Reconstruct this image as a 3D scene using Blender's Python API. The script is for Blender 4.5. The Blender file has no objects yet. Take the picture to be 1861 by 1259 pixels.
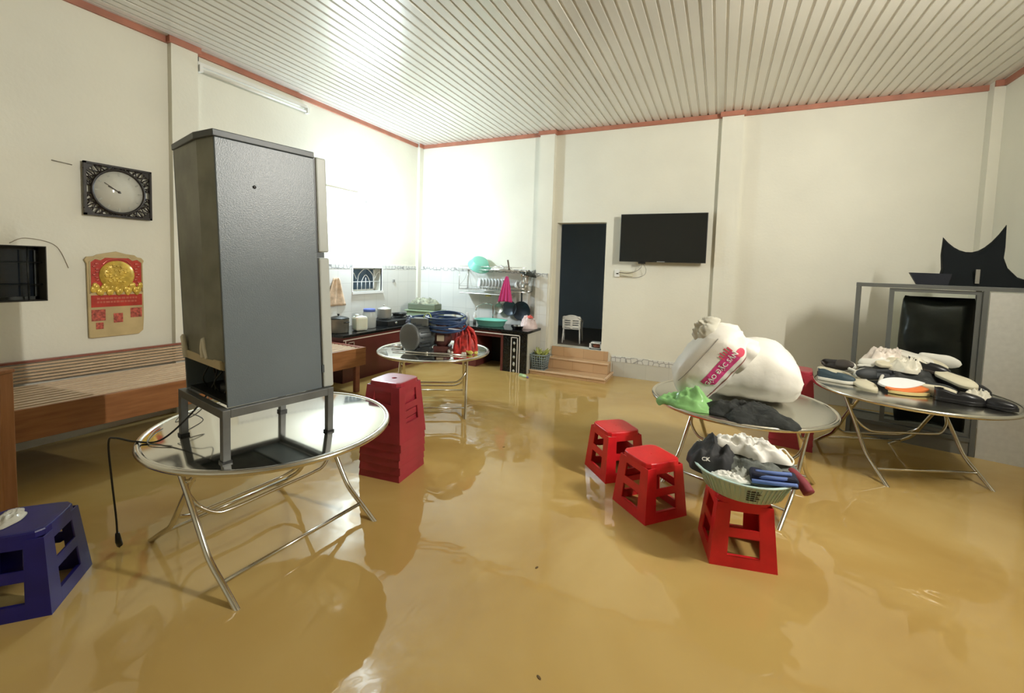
import bpy, bmesh, math, random
from mathutils import Vector, Matrix, noise
from mathutils.bvhtree import BVHTree
R = math.radians
PI = math.pi
random.seed(7)
SC = bpy.context.scene
COL = SC.collection

# ------------------------------------------------------------------ camera
cd = bpy.data.cameras.new('camera')
cam = bpy.data.objects.new('camera', cd)
COL.objects.link(cam)
SC.camera = cam
_yaw, _pitch, _roll = -.43696, .06205, .03128
cy, sy = math.cos(_yaw), math.sin(_yaw)
f0 = Vector((sy, cy, 0)); r0 = Vector((cy, -sy, 0)); u0 = Vector((0, 0, 1))
fw = f0 * math.cos(_pitch) - u0 * math.sin(_pitch)
u1 = u0 * math.cos(_pitch) + f0 * math.sin(_pitch)
r3 = r0 * math.cos(_roll) + u1 * math.sin(_roll)
u3 = u1 * math.cos(_roll) - r0 * math.sin(_roll)
m = Matrix.Identity(4)
for i in range(3):
    m[i][0] = r3[i]; m[i][1] = u3[i]; m[i][2] = -fw[i]
m.translation = Vector((0, 0, 1.5))
cam.matrix_world = m
cd.sensor_width = 36
cd.lens = 804.3 / 1861 * 36
cd.shift_y = -.0509
cd.clip_start = .05

# ------------------------------------------------------------------ world, exposure
W = bpy.data.worlds.new('night')
SC.world = W
W.use_nodes = True
W.node_tree.nodes['Background'].inputs[0].default_value = (.012, .016, .024, 1)
W.node_tree.nodes['Background'].inputs[1].default_value = 1
SC.view_settings.view_transform = 'Standard'
SC.view_settings.look = 'None'
SC.view_settings.gamma = 1
SC.view_settings.use_curve_mapping = False
SC.view_settings.exposure = 0.17
SC.cycles.sample_clamp_indirect = 6
SC.cycles.use_denoising = True
BULB_POWER = 95      # bulb at the end of the batten on the left wall
TUBE_POWER = 185      # fluorescent tube high on the right wall, outside the frame

# ------------------------------------------------------------------ materials
MATS = {}
def mat(name, col, rough=.6, metal=0, spec=.5, trans=0, ior=1.45, emit=None, estr=0, alpha=1,
        noise_scale=0, noise_amt=.15, bump=0, bump_scale=60, coat=0, sss=0):
    if name in MATS: return MATS[name]
    M = bpy.data.materials.new(name); M.use_nodes = True
    nt = M.node_tree; N = nt.nodes; L = nt.links
    b = N['Principled BSDF']
    b.inputs['Base Color'].default_value = (*col, 1)
    b.inputs['Roughness'].default_value = rough
    b.inputs['Metallic'].default_value = metal
    b.inputs['Specular IOR Level'].default_value = spec
    b.inputs['Transmission Weight'].default_value = trans
    b.inputs['IOR'].default_value = ior
    b.inputs['Alpha'].default_value = alpha
    b.inputs['Coat Weight'].default_value = coat
    if sss:
        b.inputs['Subsurface Weight'].default_value = sss
        b.inputs['Subsurface Scale'].default_value = .02
    if emit:
        b.inputs['Emission Color'].default_value = (*emit, 1)
        b.inputs['Emission Strength'].default_value = estr
    tc = None
    if noise_scale:
        tc = N.new('ShaderNodeTexCoord')
        nz = N.new('ShaderNodeTexNoise'); nz.inputs['Scale'].default_value = noise_scale
        nz.inputs['Detail'].default_value = 5
        L.new(tc.outputs['Object'], nz.inputs['Vector'])
        cr = N.new('ShaderNodeValToRGB')
        cr.color_ramp.elements[0].position = .3; cr.color_ramp.elements[1].position = .7
        cr.color_ramp.elements[0].color = (*[c * (1 - noise_amt) for c in col], 1)
        cr.color_ramp.elements[1].color = (*[min(1, c * (1 + noise_amt)) for c in col], 1)
        L.new(nz.outputs['Fac'], cr.inputs['Fac'])
        L.new(cr.outputs['Color'], b.inputs['Base Color'])
    if bump:
        if not tc: tc = N.new('ShaderNodeTexCoord')
        n2 = N.new('ShaderNodeTexNoise'); n2.inputs['Scale'].default_value = bump_scale
        L.new(tc.outputs['Object'], n2.inputs['Vector'])
        bp = N.new('ShaderNodeBump'); bp.inputs['Strength'].default_value = bump
        bp.inputs['Distance'].default_value = .01
        L.new(n2.outputs['Fac'], bp.inputs['Height'])
        L.new(bp.outputs['Normal'], b.inputs['Normal'])
    MATS[name] = M
    return M

PAINT = mat('cream wall paint', (.76, .742, .635), .55, noise_scale=1.3, noise_amt=.05, bump=.12, bump_scale=35)
JAMB = mat('old cream plaster', (.60, .55, .42), .7, noise_scale=6, noise_amt=.15)
TRIMM = mat('terracotta trim', (.42, .17, .11), .5, noise_scale=4, noise_amt=.2)
STEEL = mat('polished stainless tube', (.70, .68, .62), .16, 1)
TOPM = mat('stainless table top', (.74, .73, .68), .085, 1, bump=.02, bump_scale=5)
TOPM2 = mat('worn stainless table top', (.60, .59, .53), .2, 1, bump=.03, bump_scale=6)
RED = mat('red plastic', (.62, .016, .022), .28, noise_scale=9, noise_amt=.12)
RED_SHADE = mat('shade darkened red plastic', (.30, .025, .04), .32, noise_scale=9, noise_amt=.12)  # the stool red, darkened in colour to paint in shade on the stacks
BLUEP = mat('deep blue plastic', (.010, .008, .115), .35, noise_scale=9, noise_amt=.2)
FRGREY = mat('grey fridge enamel', (.125, .150, .165), .30, noise_scale=2.5, noise_amt=.10, bump=.10, bump_scale=220)
FRBACK = mat('dusty fridge back steel', (.21, .21, .165), .42, .2, noise_scale=7, noise_amt=.25)
FRDOOR = mat('silver fridge door edge', (.42, .44, .41), .35, noise_scale=5, noise_amt=.05)
FRCAP = mat('dark grey plastic cap', (.065, .075, .08), .4)
STANDM = mat('grey painted steel stand', (.12, .125, .12), .4, noise_scale=8, noise_amt=.2)
DARK = mat('black plastic', (.012, .013, .014), .35)
DARKM = mat('grimy dark metal', (.03, .032, .028), .45, .5, noise_scale=18, noise_amt=.5)
TAN = mat('yellowed plastic tray', (.55, .47, .30), .35)
WIREW = mat('white plastic clip', (.75, .72, .62), .4)
WOOD = None
WHITEP = mat('white plastic', (.80, .80, .76), .35)
WHITEC = mat('white fabric', (.82, .80, .74), .85, noise_scale=20, noise_amt=.06)
GRANITE = mat('black granite', (.010, .011, .011), .12, noise_scale=60, noise_amt=.9)
MAROON = mat('maroon lacquer panel', (.115, .030, .027), .28, noise_scale=3, noise_amt=.15)
TRIMW = mat('pale aluminium strip', (.72, .66, .60), .3)
CABAL = mat('grey aluminium frame', (.13, .135, .125), .38, .3)
CABWH = mat('pale laminate panel', (.50, .49, .44), .5, noise_scale=25, noise_amt=.06)
RUBBER = mat('black rubber cable', (.015, .013, .010), .5)
GLASS = mat('clear pane', (.9, .95, .93), .02, 0, .5, 1, 1.03)
CLEARP = mat('translucent plastic', (.85, .88, .86), .2, 0, .5, .55, 1.3)
MINT = mat('mint plastic', (.22, .62, .50), .35)
MINTP = mat('pale mint plastic', (.50, .66, .62), .38, sss=.15)
CHROME = mat('chrome', (.75, .75, .75), .1, 1)
DISH = mat('white glazed dish', (.80, .80, .78), .15)
BLKCLOTH = mat('black cloth', (.018, .020, .018), .85, noise_scale=30, noise_amt=.4, bump=.4, bump_scale=60)
GREYCLOTH = mat('grey cloth', (.13, .14, .125), .9, noise_scale=25, noise_amt=.2, bump=.3, bump_scale=80)
NAVY = mat('navy cloth', (.010, .012, .030), .8)
BLUEC = mat('soft blue cloth', (.12, .19, .46), .7)
MAROONC = mat('dark red cloth', (.22, .03, .04), .7)
GREENBAG = mat('thin green plastic film', (.30, .58, .22), .18, trans=.25, ior=1.2, noise_scale=9, noise_amt=.2)
CLEARBAG = mat('crumpled clear film', (.72, .69, .58), .15, trans=.3, ior=1.2)
SACK = mat('white woven rice sack', (.78, .75, .68), .45, noise_scale=5, noise_amt=.03, bump=.15, bump_scale=25)
PINK = mat('magenta print', (.58, .05, .20), .5)
PINKR = mat('rose red print', (.62, .07, .12), .5)
YEL = mat('gold print', (.62, .42, .07), .25, .2, noise_scale=18, noise_amt=.3)
CALRED = mat('calendar red', (.45, .035, .02), .35, noise_scale=14, noise_amt=.2)
CALTAN = mat('calendar card', (.52, .40, .20), .35, noise_scale=6, noise_amt=.15)
CALRIM = mat('calendar edge gold', (.60, .50, .28), .3)
TILEW = None

def nodes(name):
    M = bpy.data.materials.new(name); M.use_nodes = True
    return M, M.node_tree.nodes, M.node_tree.links, M.node_tree.nodes['Principled BSDF']

def ramp(N, stops):
    c = N.new('ShaderNodeValToRGB'); e = c.color_ramp.elements
    e[0].position, e[0].color = stops[0][0], (*stops[0][1], 1)
    e[1].position, e[1].color = stops[-1][0], (*stops[-1][1], 1)
    for p, k in stops[1:-1]:
        q = e.new(p); q.color = (*k, 1)
    return c

def wood(name, a, b, axis=1, sc=6, rough=.35):
    M, N, L, B = nodes(name)
    tc = N.new('ShaderNodeTexCoord'); mp = N.new('ShaderNodeMapping')
    s = [sc * 6] * 3; s[axis] = sc * .5
    mp.inputs['Scale'].default_value = s
    nz = N.new('ShaderNodeTexNoise'); nz.inputs['Scale'].default_value = 1; nz.inputs['Detail'].default_value = 4
    L.new(tc.outputs['Object'], mp.inputs[0]); L.new(mp.outputs[0], nz.inputs['Vector'])
    c = ramp(N, [(.3, a), (.7, b)])
    L.new(nz.outputs['Fac'], c.inputs[0]); L.new(c.outputs[0], B.inputs['Base Color'])
    B.inputs['Roughness'].default_value = rough
    return M
WOOD_SLAT = wood('pale varnished slat wood', (.52, .36, .22), (.64, .48, .32))
WOOD_BED = wood('orange brown wood', (.22, .085, .028), (.33, .14, .05))
WOOD_POST = wood('brown post wood', (.30, .12, .04), (.44, .20, .08), 2)
WOOD_RED = wood('reddish wood', (.22, .07, .045), (.30, .10, .06))

def tile_mat(name, col, grout, sx, sz, rough=.12, vary=.06):
    """square wall tiles laid out in object space (X or Y along the wall, Z up)"""
    M, N, L, B = nodes(name)
    tc = N.new('ShaderNodeTexCoord'); sep = N.new('ShaderNodeSeparateXYZ')
    L.new(tc.outputs['Object'], sep.inputs[0])
    add = N.new('ShaderNodeMath'); add.operation = 'ADD'
    L.new(sep.outputs[0], add.inputs[0]); L.new(sep.outputs[1], add.inputs[1])
    cmb = N.new('ShaderNodeCombineXYZ')
    L.new(add.outputs[0], cmb.inputs[0]); L.new(sep.outputs[2], cmb.inputs[1])
    br = N.new('ShaderNodeTexBrick'); br.offset = 0
    br.inputs['Scale'].default_value = 1; br.inputs['Brick Width'].default_value = sx
    br.inputs['Row Height'].default_value = sz; br.inputs['Mortar Size'].default_value = .003
    br.inputs['Color1'].default_value = (*col, 1)
    br.inputs['Color2'].default_value = (*[c * (1 - vary) for c in col], 1)
    br.inputs['Mortar'].default_value = (*grout, 1)
    L.new(cmb.outputs[0], br.inputs['Vector']); L.new(br.outputs['Color'], B.inputs['Base Color'])
    B.inputs['Roughness'].default_value = rough
    return M
TILEW = tile_mat('white glazed tiles', (.74, .74, .69), (.60, .60, .56), .25, .4)
STEPT = tile_mat('tan step tiles', (.62, .40, .22), (.45, .28, .14), .30, .5, .25, .18)
GREYT = tile_mat('pale marbled tiles', (.58, .57, .50), (.50, .49, .43), .3, .3, .25, .08)

def band_mat():
    M, N, L, B = nodes('grey patterned border tiles')
    tc = N.new('ShaderNodeTexCoord'); sep = N.new('ShaderNodeSeparateXYZ')
    L.new(tc.outputs['Object'], sep.inputs[0])
    add = N.new('ShaderNodeMath'); add.operation = 'ADD'
    L.new(sep.outputs[0], add.inputs[0]); L.new(sep.outputs[1], add.inputs[1])
    cmb = N.new('ShaderNodeCombineXYZ')
    L.new(add.outputs[0], cmb.inputs[0]); L.new(sep.outputs[2], cmb.inputs[1])
    w = N.new('ShaderNodeTexVoronoi'); w.feature = 'DISTANCE_TO_EDGE'; w.inputs['Scale'].default_value = 14
    w.inputs['Randomness'].default_value = .55
    L.new(cmb.outputs[0], w.inputs['Vector'])
    c = ramp(N, [(.03, (.30, .30, .29)), (.09, (.66, .66, .62))])
    L.new(w.outputs['Distance'], c.inputs[0]); L.new(c.outputs[0], B.inputs['Base Color'])
    B.inputs['Roughness'].default_value = .2
    return M
BAND = band_mat()

def ceiling_mat():
    M, N, L, B = nodes('cream corrugated steel')
    tc = N.new('ShaderNodeTexCoord')
    nz = N.new('ShaderNodeTexNoise'); nz.inputs['Scale'].default_value = .6; nz.inputs['Detail'].default_value = 6
    L.new(tc.outputs['Object'], nz.inputs['Vector'])
    c = ramp(N, [(.3, (.68, .65, .58)), (.7, (.76, .735, .665))])
    L.new(nz.outputs['Fac'], c.inputs[0]); L.new(c.outputs[0], B.inputs['Base Color'])
    B.inputs['Roughness'].default_value = .27
    B.inputs['Metallic'].default_value = .25
    return M
CEILM = ceiling_mat()

def water_mat():
    M, N, L, B = nodes('muddy brown flood water')
    tc = N.new('ShaderNodeTexCoord')
    nz = N.new('ShaderNodeTexNoise'); nz.inputs['Scale'].default_value = .9; nz.inputs['Detail'].default_value = 4
    nz.inputs['Distortion'].default_value = .8
    L.new(tc.outputs['Object'], nz.inputs['Vector'])
    c = ramp(N, [(.3, (.42, .265, .080)), (.5, (.48, .32, .105)), (.72, (.55, .39, .15))])
    L.new(nz.outputs['Fac'], c.inputs[0]); L.new(c.outputs[0], B.inputs['Base Color'])
    B.inputs['Roughness'].default_value = .035
    B.inputs['IOR'].default_value = 1.5
    a = N.new('ShaderNodeTexNoise'); a.inputs['Scale'].default_value = 3.2; a.inputs['Detail'].default_value = 2
    a.inputs['Distortion'].default_value = .5
    L.new(tc.outputs['Object'], a.inputs['Vector'])
    bp = N.new('ShaderNodeBump'); bp.inputs['Strength'].default_value = .16; bp.inputs['Distance'].default_value = .03
    L.new(a.outputs['Fac'], bp.inputs['Height']); L.new(bp.outputs['Normal'], B.inputs['Normal'])
    return M
WATER = water_mat()

# ------------------------------------------------------------------ mesh helpers
class MB:
    def __init__(s): s.v = []; s.f = []; s.sm = []; s.mi = []; s.cur = 0
    def add(s, vs, fs, smooth=False):
        o = len(s.v); s.v += [tuple(v) for v in vs]
        for f in fs:
            s.f.append([o + i for i in f]); s.sm.append(smooth); s.mi.append(s.cur)
        return s
    def box(s, a, b, M=None):
        x0, y0, z0 = a; x1, y1, z1 = b
        vs = [Vector(p) for p in ((x0, y0, z0), (x1, y0, z0), (x1, y1, z0), (x0, y1, z0), (x0, y0, z1), (x1, y0, z1), (x1, y1, z1), (x0, y1, z1))]
        if M: vs = [M @ v for v in vs]
        return s.add(vs, [(0, 3, 2, 1), (4, 5, 6, 7), (0, 1, 5, 4), (1, 2, 6, 5), (2, 3, 7, 6), (3, 0, 4, 7)])
    def cbox(s, c, d, M=None):
        return s.box([c[i] - d[i] / 2 for i in range(3)], [c[i] + d[i] / 2 for i in range(3)], M)
    def prism(s, pts, z0, z1, M=None, axis=2):
        n = len(pts)
        def P(p, z):
            q = [(p[0], p[1], z), (p[0], z, p[1]), (z, p[0], p[1])][{2: 0, 1: 1, 0: 2}[axis]]
            q = Vector(q)
            return M @ q if M else q
        vs = [P(p, z0) for p in pts] + [P(p, z1) for p in pts]
        fs = [list(range(n))[::-1], list(range(n, 2 * n))] + [(i, (i + 1) % n, n + (i + 1) % n, n + i) for i in range(n)]
        return s.add(vs, fs)
    def tube(s, path, r, n=8, closed=False, cap=True):
        P = [Vector(p) for p in path]; k = len(P)
        rs = r if isinstance(r, (list, tuple)) else [r] * k
        vs = []; prev = None
        for i in range(k):
            if closed: t = P[(i + 1) % k] - P[i - 1]
            else: t = P[min(i + 1, k - 1)] - P[max(i - 1, 0)]
            t.normalize()
            if prev is None:
                a = Vector((0, 0, 1)) if abs(t.z) < .9 else Vector((1, 0, 0))
                u = t.cross(a).normalized()
            else:
                u = (prev - t * prev.dot(t))
                if u.length < 1e-6: u = t.orthogonal()
                u.normalize()
            prev = u; w = t.cross(u)
            for j in range(n):
                an = 2 * PI * j / n
                vs.append(P[i] + (u * math.cos(an) + w * math.sin(an)) * rs[i])
        fs = []
        for i in range(k if closed else k - 1):
            a = i * n; b = ((i + 1) % k) * n
            for j in range(n):
                fs.append((a + j, a + (j + 1) % n, b + (j + 1) % n, b + j))
        if cap and not closed:
            fs.append(list(range(n))[::-1]); fs.append([(k - 1) * n + j for j in range(n)])
        return s.add(vs, fs, True)
    def lathe(s, prof, n=24, M=None, sx=1, sy=1):
        vs = []
        for r, z in prof:
            for j in range(n):
                a = 2 * PI * j / n
                v = Vector((r * sx * math.cos(a), r * sy * math.sin(a), z))
                vs.append(M @ v if M else v)
        fs = []
        for i in range(len(prof) - 1):
            for j in range(n):
                fs.append((i * n + j, i * n + (j + 1) % n, (i + 1) * n + (j + 1) % n, (i + 1) * n + j))
        if prof[0][0] > 1e-5: fs.append(list(range(n))[::-1])
        if prof[-1][0] > 1e-5: fs.append([(len(prof) - 1) * n + j for j in range(n)])
        return s.add(vs, fs, True)
    def ball(s, c, r, M=None, n=16, k=10):
        c = Vector(c); rr = r if isinstance(r, (list, tuple)) else (r, r, r)
        vs = []; fs = []
        for i in range(k + 1):
            t = PI * i / k
            for j in range(n):
                a = 2 * PI * j / n
                v = Vector((rr[0] * math.sin(t) * math.cos(a), rr[1] * math.sin(t) * math.sin(a), rr[2] * math.cos(t)))
                if M: v = M @ v
                vs.append(c + v)
        for i in range(k):
            for j in range(n):
                fs.append((i * n + j, (i + 1) * n + j, (i + 1) * n + (j + 1) % n, i * n + (j + 1) % n))
        return s.add(vs, fs, True)
    def xform(s, M):
        s.v = [tuple(M @ Vector(v)) for v in s.v]; return s
    def obj(s, name, material, parent=None, bevel=0, smooth=None, loc=None):
        me = bpy.data.meshes.new(name)
        me.from_pydata(s.v, [], s.f)
        for p, q, mi in zip(me.polygons, s.sm, s.mi):
            p.use_smooth = q if smooth is None else smooth
            p.material_index = mi
        for mm in (material if isinstance(material, (list, tuple)) else [material]): me.materials.append(mm)
        bm = bmesh.new(); bm.from_mesh(me)
        bmesh.ops.remove_doubles(bm, verts=bm.verts, dist=1e-5)
        bmesh.ops.recalc_face_normals(bm, faces=bm.faces)
        bm.to_mesh(me); bm.free()
        o = bpy.data.objects.new(name, me)
        COL.objects.link(o)
        if parent: o.parent = parent
        if loc: o.location = loc
        if bevel:
            b = o.modifiers.new('bevel', 'BEVEL'); b.width = bevel; b.segments = 2; b.limit_method = 'ANGLE'
            b.angle_limit = R(40)
        return o

def tag(o, label, cat, group=None):
    o['label'] = label; o['category'] = cat
    if group: o['group'] = group
    return o
def thing(name, label, cat, loc=(0, 0, 0), rz=0, group=None):
    o = bpy.data.objects.new(name, None); COL.objects.link(o)
    o.location = loc; o.rotation_euler = (0, 0, rz); o.empty_display_size = .1
    return tag(o, label, cat, group)
def struct(o):
    o['kind'] = 'structure'; return o
def dup(root, loc, rz, label=None, group=None, rot=None):
    r = root.copy(); COL.objects.link(r); r.location = loc
    r.rotation_euler = rot if rot else (0, 0, rz)
    if label: r['label'] = label
    if group: r['group'] = group
    for ch in list(root.children):
        c = ch.copy(); COL.objects.link(c); c.parent = r
        for g in list(ch.children):
            d = g.copy(); COL.objects.link(d); d.parent = c
    return r
def bez(pts, n=8):
    """smooth path through points (Catmull-Rom)"""
    P = [Vector(p) for p in pts]; P = [P[0] * 2 - P[1]] + P + [P[-1] * 2 - P[-2]]
    out = []
    for i in range(1, len(P) - 2):
        for k in range(n):
            t = k / n
            out.append(.5 * ((2 * P[i]) + (P[i + 1] - P[i - 1]) * t + (2 * P[i - 1] - 5 * P[i] + 4 * P[i + 1] - P[i + 2]) * t * t
                             + (3 * P[i] - P[i - 1] - 3 * P[i + 1] + P[i + 2]) * t ** 3))
    out.append(P[-2]); return out
def fbm(x, y, z=0, o=3):
    s = 0; a = 1
    for i in range(o):
        s += a * noise.noise(Vector((x, y, z + 3.1 * i))); x *= 2.1; y *= 2.1; a *= .5
    return s
def crumple(name, material, c, rx, ry, h, seed=0, rz=0, ridge=5, parent=None, nr=22, na=60, base=None, amp=1, irr=.18, peak=None, drape=None):
    """a soft pile or crumpled sheet of cloth or film: closed lump on a flat base, folded by noise"""
    B = MB(); vs = []; fs = []
    M = Matrix.Rotation(rz, 3, 'Z')
    for side in (0, 1):
        for i in range(nr + 1):
            q = i / nr
            for j in range(na):
                a = 2 * PI * j / na
                e = 1 + irr * noise.noise(Vector((math.cos(a) * 1.6, math.sin(a) * 1.6, seed * 1.7))) * 1.6
                x = rx * q * math.cos(a) * e; y = ry * q * math.sin(a) * e
                prof = (1 - q ** 2.6) ** .6 if q < 1 else 0
                n1 = fbm(x / rx * ridge * .5, y / ry * ridge * .5, seed, 4)
                rd = 1 - abs(noise.noise(Vector((x / rx * ridge * .6 + seed, y / ry * ridge * .6, seed * .7)))) * 2
                z = h * prof * (.62 + amp * (.35 * n1 + .28 * rd))
                if peak:
                    px, py, ph, pw = peak
                    d = math.hypot(x / rx - px, y / ry - py)
                    z += ph * max(0, 1 - d / pw) ** 1.5 * prof
                z = max(z, .004 if q < 1 else .002)
                if side: z = .0005
                p = M @ Vector((x, y, 0))
                p = Vector((c[0] + p.x, c[1] + p.y, c[2] + z))
                if drape:
                    tx, ty, tr = drape
                    d = math.hypot(p.x - tx, p.y - ty)
                    if d > tr: 
                        ex = d - tr
                        k = (tr + ex * .25 + .006) / d
                        p = Vector((tx + (p.x - tx) * k + (0 if not side else 0), ty + (p.y - ty) * k, p.z - ex * 1.3))
                vs.append(p)
    nn = (nr + 1) * na
    for side in (0, 1):
        o = side * nn
        for i in range(nr):
            for j in range(na):
                f = (o + i * na + j, o + (i + 1) * na + j, o + (i + 1) * na + (j + 1) % na, o + i * na + (j + 1) % na)
                fs.append(f if not side else f[::-1])
    for j in range(na):
        fs.append((nr * na + j, nn + nr * na + j, nn + nr * na + (j + 1) % na, nr * na + (j + 1) % na))
    B.add(vs, fs, True)
    return B.obj(name, material, parent)

def text_mesh(txt, size, extrude=.001, bold=0):
    cu = bpy.data.curves.new('lettering', 'FONT'); cu.body = txt; cu.size = size
    cu.extrude = extrude; cu.offset = bold; cu.resolution_u = 2
    cu.align_x = 'CENTER'; cu.align_y = 'CENTER'
    o = bpy.data.objects.new('lettering', cu); COL.objects.link(o)
    dg = bpy.context.evaluated_depsgraph_get(); dg.update()
    me = bpy.data.meshes.new_from_object(o.evaluated_get(dg))
    bpy.data.objects.remove(o)
    return me

# ------------------------------------------------------------------ room
XL, XR, YB, YF, ZC, ZF = -4.71, 2.47, 6.26, -2.4, 3.5, -.06

def wall_with_holes(name, material, u0, u1, z0, z1, holes, place, th=.2):
    """grid of boxes leaving the holes open; place maps (u, d, z) to the room"""
    us = sorted({u0, u1, *[h[0] for h in holes], *[h[1] for h in holes]})
    zs = sorted({z0, z1, *[h[2] for h in holes], *[h[3] for h in holes]})
    B = MB()
    inside = lambda u, z: any(h[0] < u < h[1] and h[2] < z < h[3] for h in holes)
    U, Z = len(us) - 1, len(zs) - 1
    solid = [[not inside((us[i] + us[i + 1]) / 2, (zs[k] + zs[k + 1]) / 2) for k in range(Z)] for i in range(U)]
    for i in range(U):
        for k in range(Z):
            if not solid[i][k]: continue
            a, b, c, d = us[i], us[i + 1], zs[k], zs[k + 1]
            for dd in (0, th):
                B.add([place(a, dd, c), place(b, dd, c), place(b, dd, d), place(a, dd, d)], [(0, 1, 2, 3)])
            for (di, dk, p, q) in ((-1, 0, (a, c), (a, d)), (1, 0, (b, c), (b, d)), (0, -1, (a, c), (b, c)), (0, 1, (a, d), (b, d))):
                ii, kk = i + di, k + dk
                if 0 <= ii < U and 0 <= kk < Z and solid[ii][kk]: continue
                B.add([place(p[0], 0, p[1]), place(q[0], 0, q[1]), place(q[0], th, q[1]), place(p[0], th, p[1])], [(0, 1, 2, 3)])
    return B.obj(name, material)

DOOR = (-2.215, -1.485, .335, 2.17)
struct(wall_with_holes('wall_back', PAINT, XL - .2, XR + .2, ZF, ZC, [DOOR], lambda u, d, z: (u, YB + d, z)))
WINL = (.75, 1.575, 1.125, 1.545)
WINK = (4.72, 5.31, 1.075, 1.415)
struct(wall_with_holes('wall_left', PAINT, YF, YB, ZF, ZC, [WINL, WINK], lambda u, d, z: (XL - d, u, z)))
struct(MB().box((XR, YF, ZF), (XR + .2, YB, ZC)).obj('wall_right', PAINT))
struct(MB().box((XL - .2, YF - .2, ZF), (XR + .2, YF, ZC)).obj('wall_front', PAINT))
struct(MB().box((XL - .2, YF - .2, ZF - .1), (XR + .2, YB, ZF)).obj('floor', STEPT))

# corrugated ceiling: ribs run from front to back
B = MB(); p = .0955; x = XL - .2; prof = []
k = 0
while x < XR + .2:
    dz = 0
    extra = .004 if k % 11 == 5 else 0
    prof += [(x, ZC - extra), (x + .069, ZC - extra), (x + .073, ZC + .012), (x + .089, ZC + .012), (x + .0935, ZC)]
    x += p; k += 1
vs = [(a, YF - .1, z) for a, z in prof] + [(a, YB + .1, z) for a, z in prof]
n = len(prof)
B.add(vs, [(i, i + 1, n + i + 1, n + i) for i in range(n - 1)])
vs2 = [(a, YF - .1, z + .03) for a, z in prof] + [(a, YB + .1, z + .03) for a, z in prof]
B.add(vs2, [(i, n + i, n + i + 1, i + 1) for i in range(n - 1)])
struct(B.obj('ceiling', CEILM))

# piers (pilasters)
PM = (-2.50, -2.275, .085)      # back wall, left of the doorway
PR = (-.075, .165, .06)         # back wall, right of the television
struct(MB().box((PM[0], YB - PM[2], ZF), (PM[1], YB, ZC)).obj('trim_pier_middle', PAINT))
struct(MB().box((PR[0], YB - PR[2], ZF), (PR[1], YB, ZC)).obj('trim_pier_right', PAINT))
struct(MB().box((XR - .085, YB - .12, ZF), (XR, YB, ZC)).obj('trim_pier_corner', PAINT))
struct(MB().box((XL, 2.43, ZF), (XL + .06, 2.66, ZC)).obj('trim_pier_left', PAINT))
struct(MB().box((XL, YB - .10, ZF), (XL + .05, YB, ZC)).obj('trim_pier_kitchen', PAINT))

# red brown cornice strip, wrapping the piers
B = MB(); t = .022; z0 = ZC - .055
def strip_x(a, b, y): B.box((a, y - t, z0), (b, y, ZC + .004))
def strip_y(a, b, x, s=1): B.box((min(x, x + s * t), a, z0), (max(x, x + s * t), b, ZC + .004))
strip_x(XL, PM[0] - t, YB); strip_x(PM[0] - t, PM[1] + t, YB - PM[2]); strip_x(PM[1] + t, PR[0] - t, YB)
strip_x(PR[0] - t, PR[1] + t, YB - PR[2]); strip_x(PR[1] + t, XR - .085, YB); strip_x(XR - .085, XR, YB - .12)
B.box((PM[0] - t, YB - PM[2], z0), (PM[0], YB, ZC)); B.box((PM[1], YB - PM[2], z0), (PM[1] + t, YB, ZC))
B.box((PR[0] - t, YB - PR[2], z0), (PR[0], YB, ZC)); B.box((PR[1], YB - PR[2], z0), (PR[1] + t, YB, ZC))
strip_y(YF, 2.43 - t, XL); strip_y(2.43 - t, 2.66 + t, XL + .06); strip_y(2.66 + t, YB - .12, XL)
B.box((XL, 2.43 - t, z0), (XL + .06, 2.43, ZC)); B.box((XL, 2.66, z0), (XL + .06, 2.66 + t, ZC))
strip_y(YB - .12, YB, XL + .05)
strip_y(YF, YB, XR, -1)
struct(B.obj('trim_1', TRIMM))

# wall tiling and border bands
struct(MB().box((XL, 3.2, ZF), (XL + .012, YB, 1.395)).obj('trim_tiles_left', TILEW) if False else
       wall_with_holes('trim_2', TILEW, 3.0, YB, ZF, 1.40, [WINK] if WINK[3] < 1.40 else [(WINK[0], WINK[1], WINK[2], 1.40)], lambda u, d, z: (XL + .012 - d, u, z), .0119))
struct(MB().box((XL, YB - .012, ZF), (PM[0], YB, 1.40)).obj('trim_3', TILEW))
struct(MB().box((PM[0] + .001, YB - PM[2] - .008, ZF), (PM[1] - .03, YB - PM[2], 1.36)).obj('trim_4', TILEW))
struct(MB().box((XL, 3.0, 1.40), (XL + .014, WINK[0] - .012, 1.46)).box((XL, WINK[1] + .012, 1.40), (XL + .014, YB, 1.46)).obj('trim_5', BAND))
struct(MB().box((XL, YB - .014, 1.40), (PM[0], YB, 1.46)).box((PM[0], YB - PM[2] - .01, 1.36), (PM[1] - .03, YB - PM[2], 1.42)).obj('trim_6', BAND))
struct(MB().box((-1.31, YB - .010, ZF), (PR[0], YB, .21)).box((PR[0], YB - PR[2] - .01, ZF), (PR[1], YB - PR[2], .21)).box((PR[1], YB - .01, ZF), (XR - .085, YB, .21)).obj('trim_7', GREYT))
struct(MB().box((-1.33, YB - .014, .21), (PR[0], YB, .285)).box((PR[0], YB - PR[2] - .014, .21), (PR[1], YB - PR[2], .285)).box((PR[1], YB - .014, .21), (XR - .085, YB, .285)).obj('trim_8', BAND))

# flood water: thin body over the floor, rising around everything that stands in it
w = MB().box((XL, YF, ZF + .001), (XR, YB, 0)).obj('flood_water', WATER)
w['label'] = 'muddy brown flood water covering the whole floor'; w['category'] = 'water'; w['kind'] = 'stuff'

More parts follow.
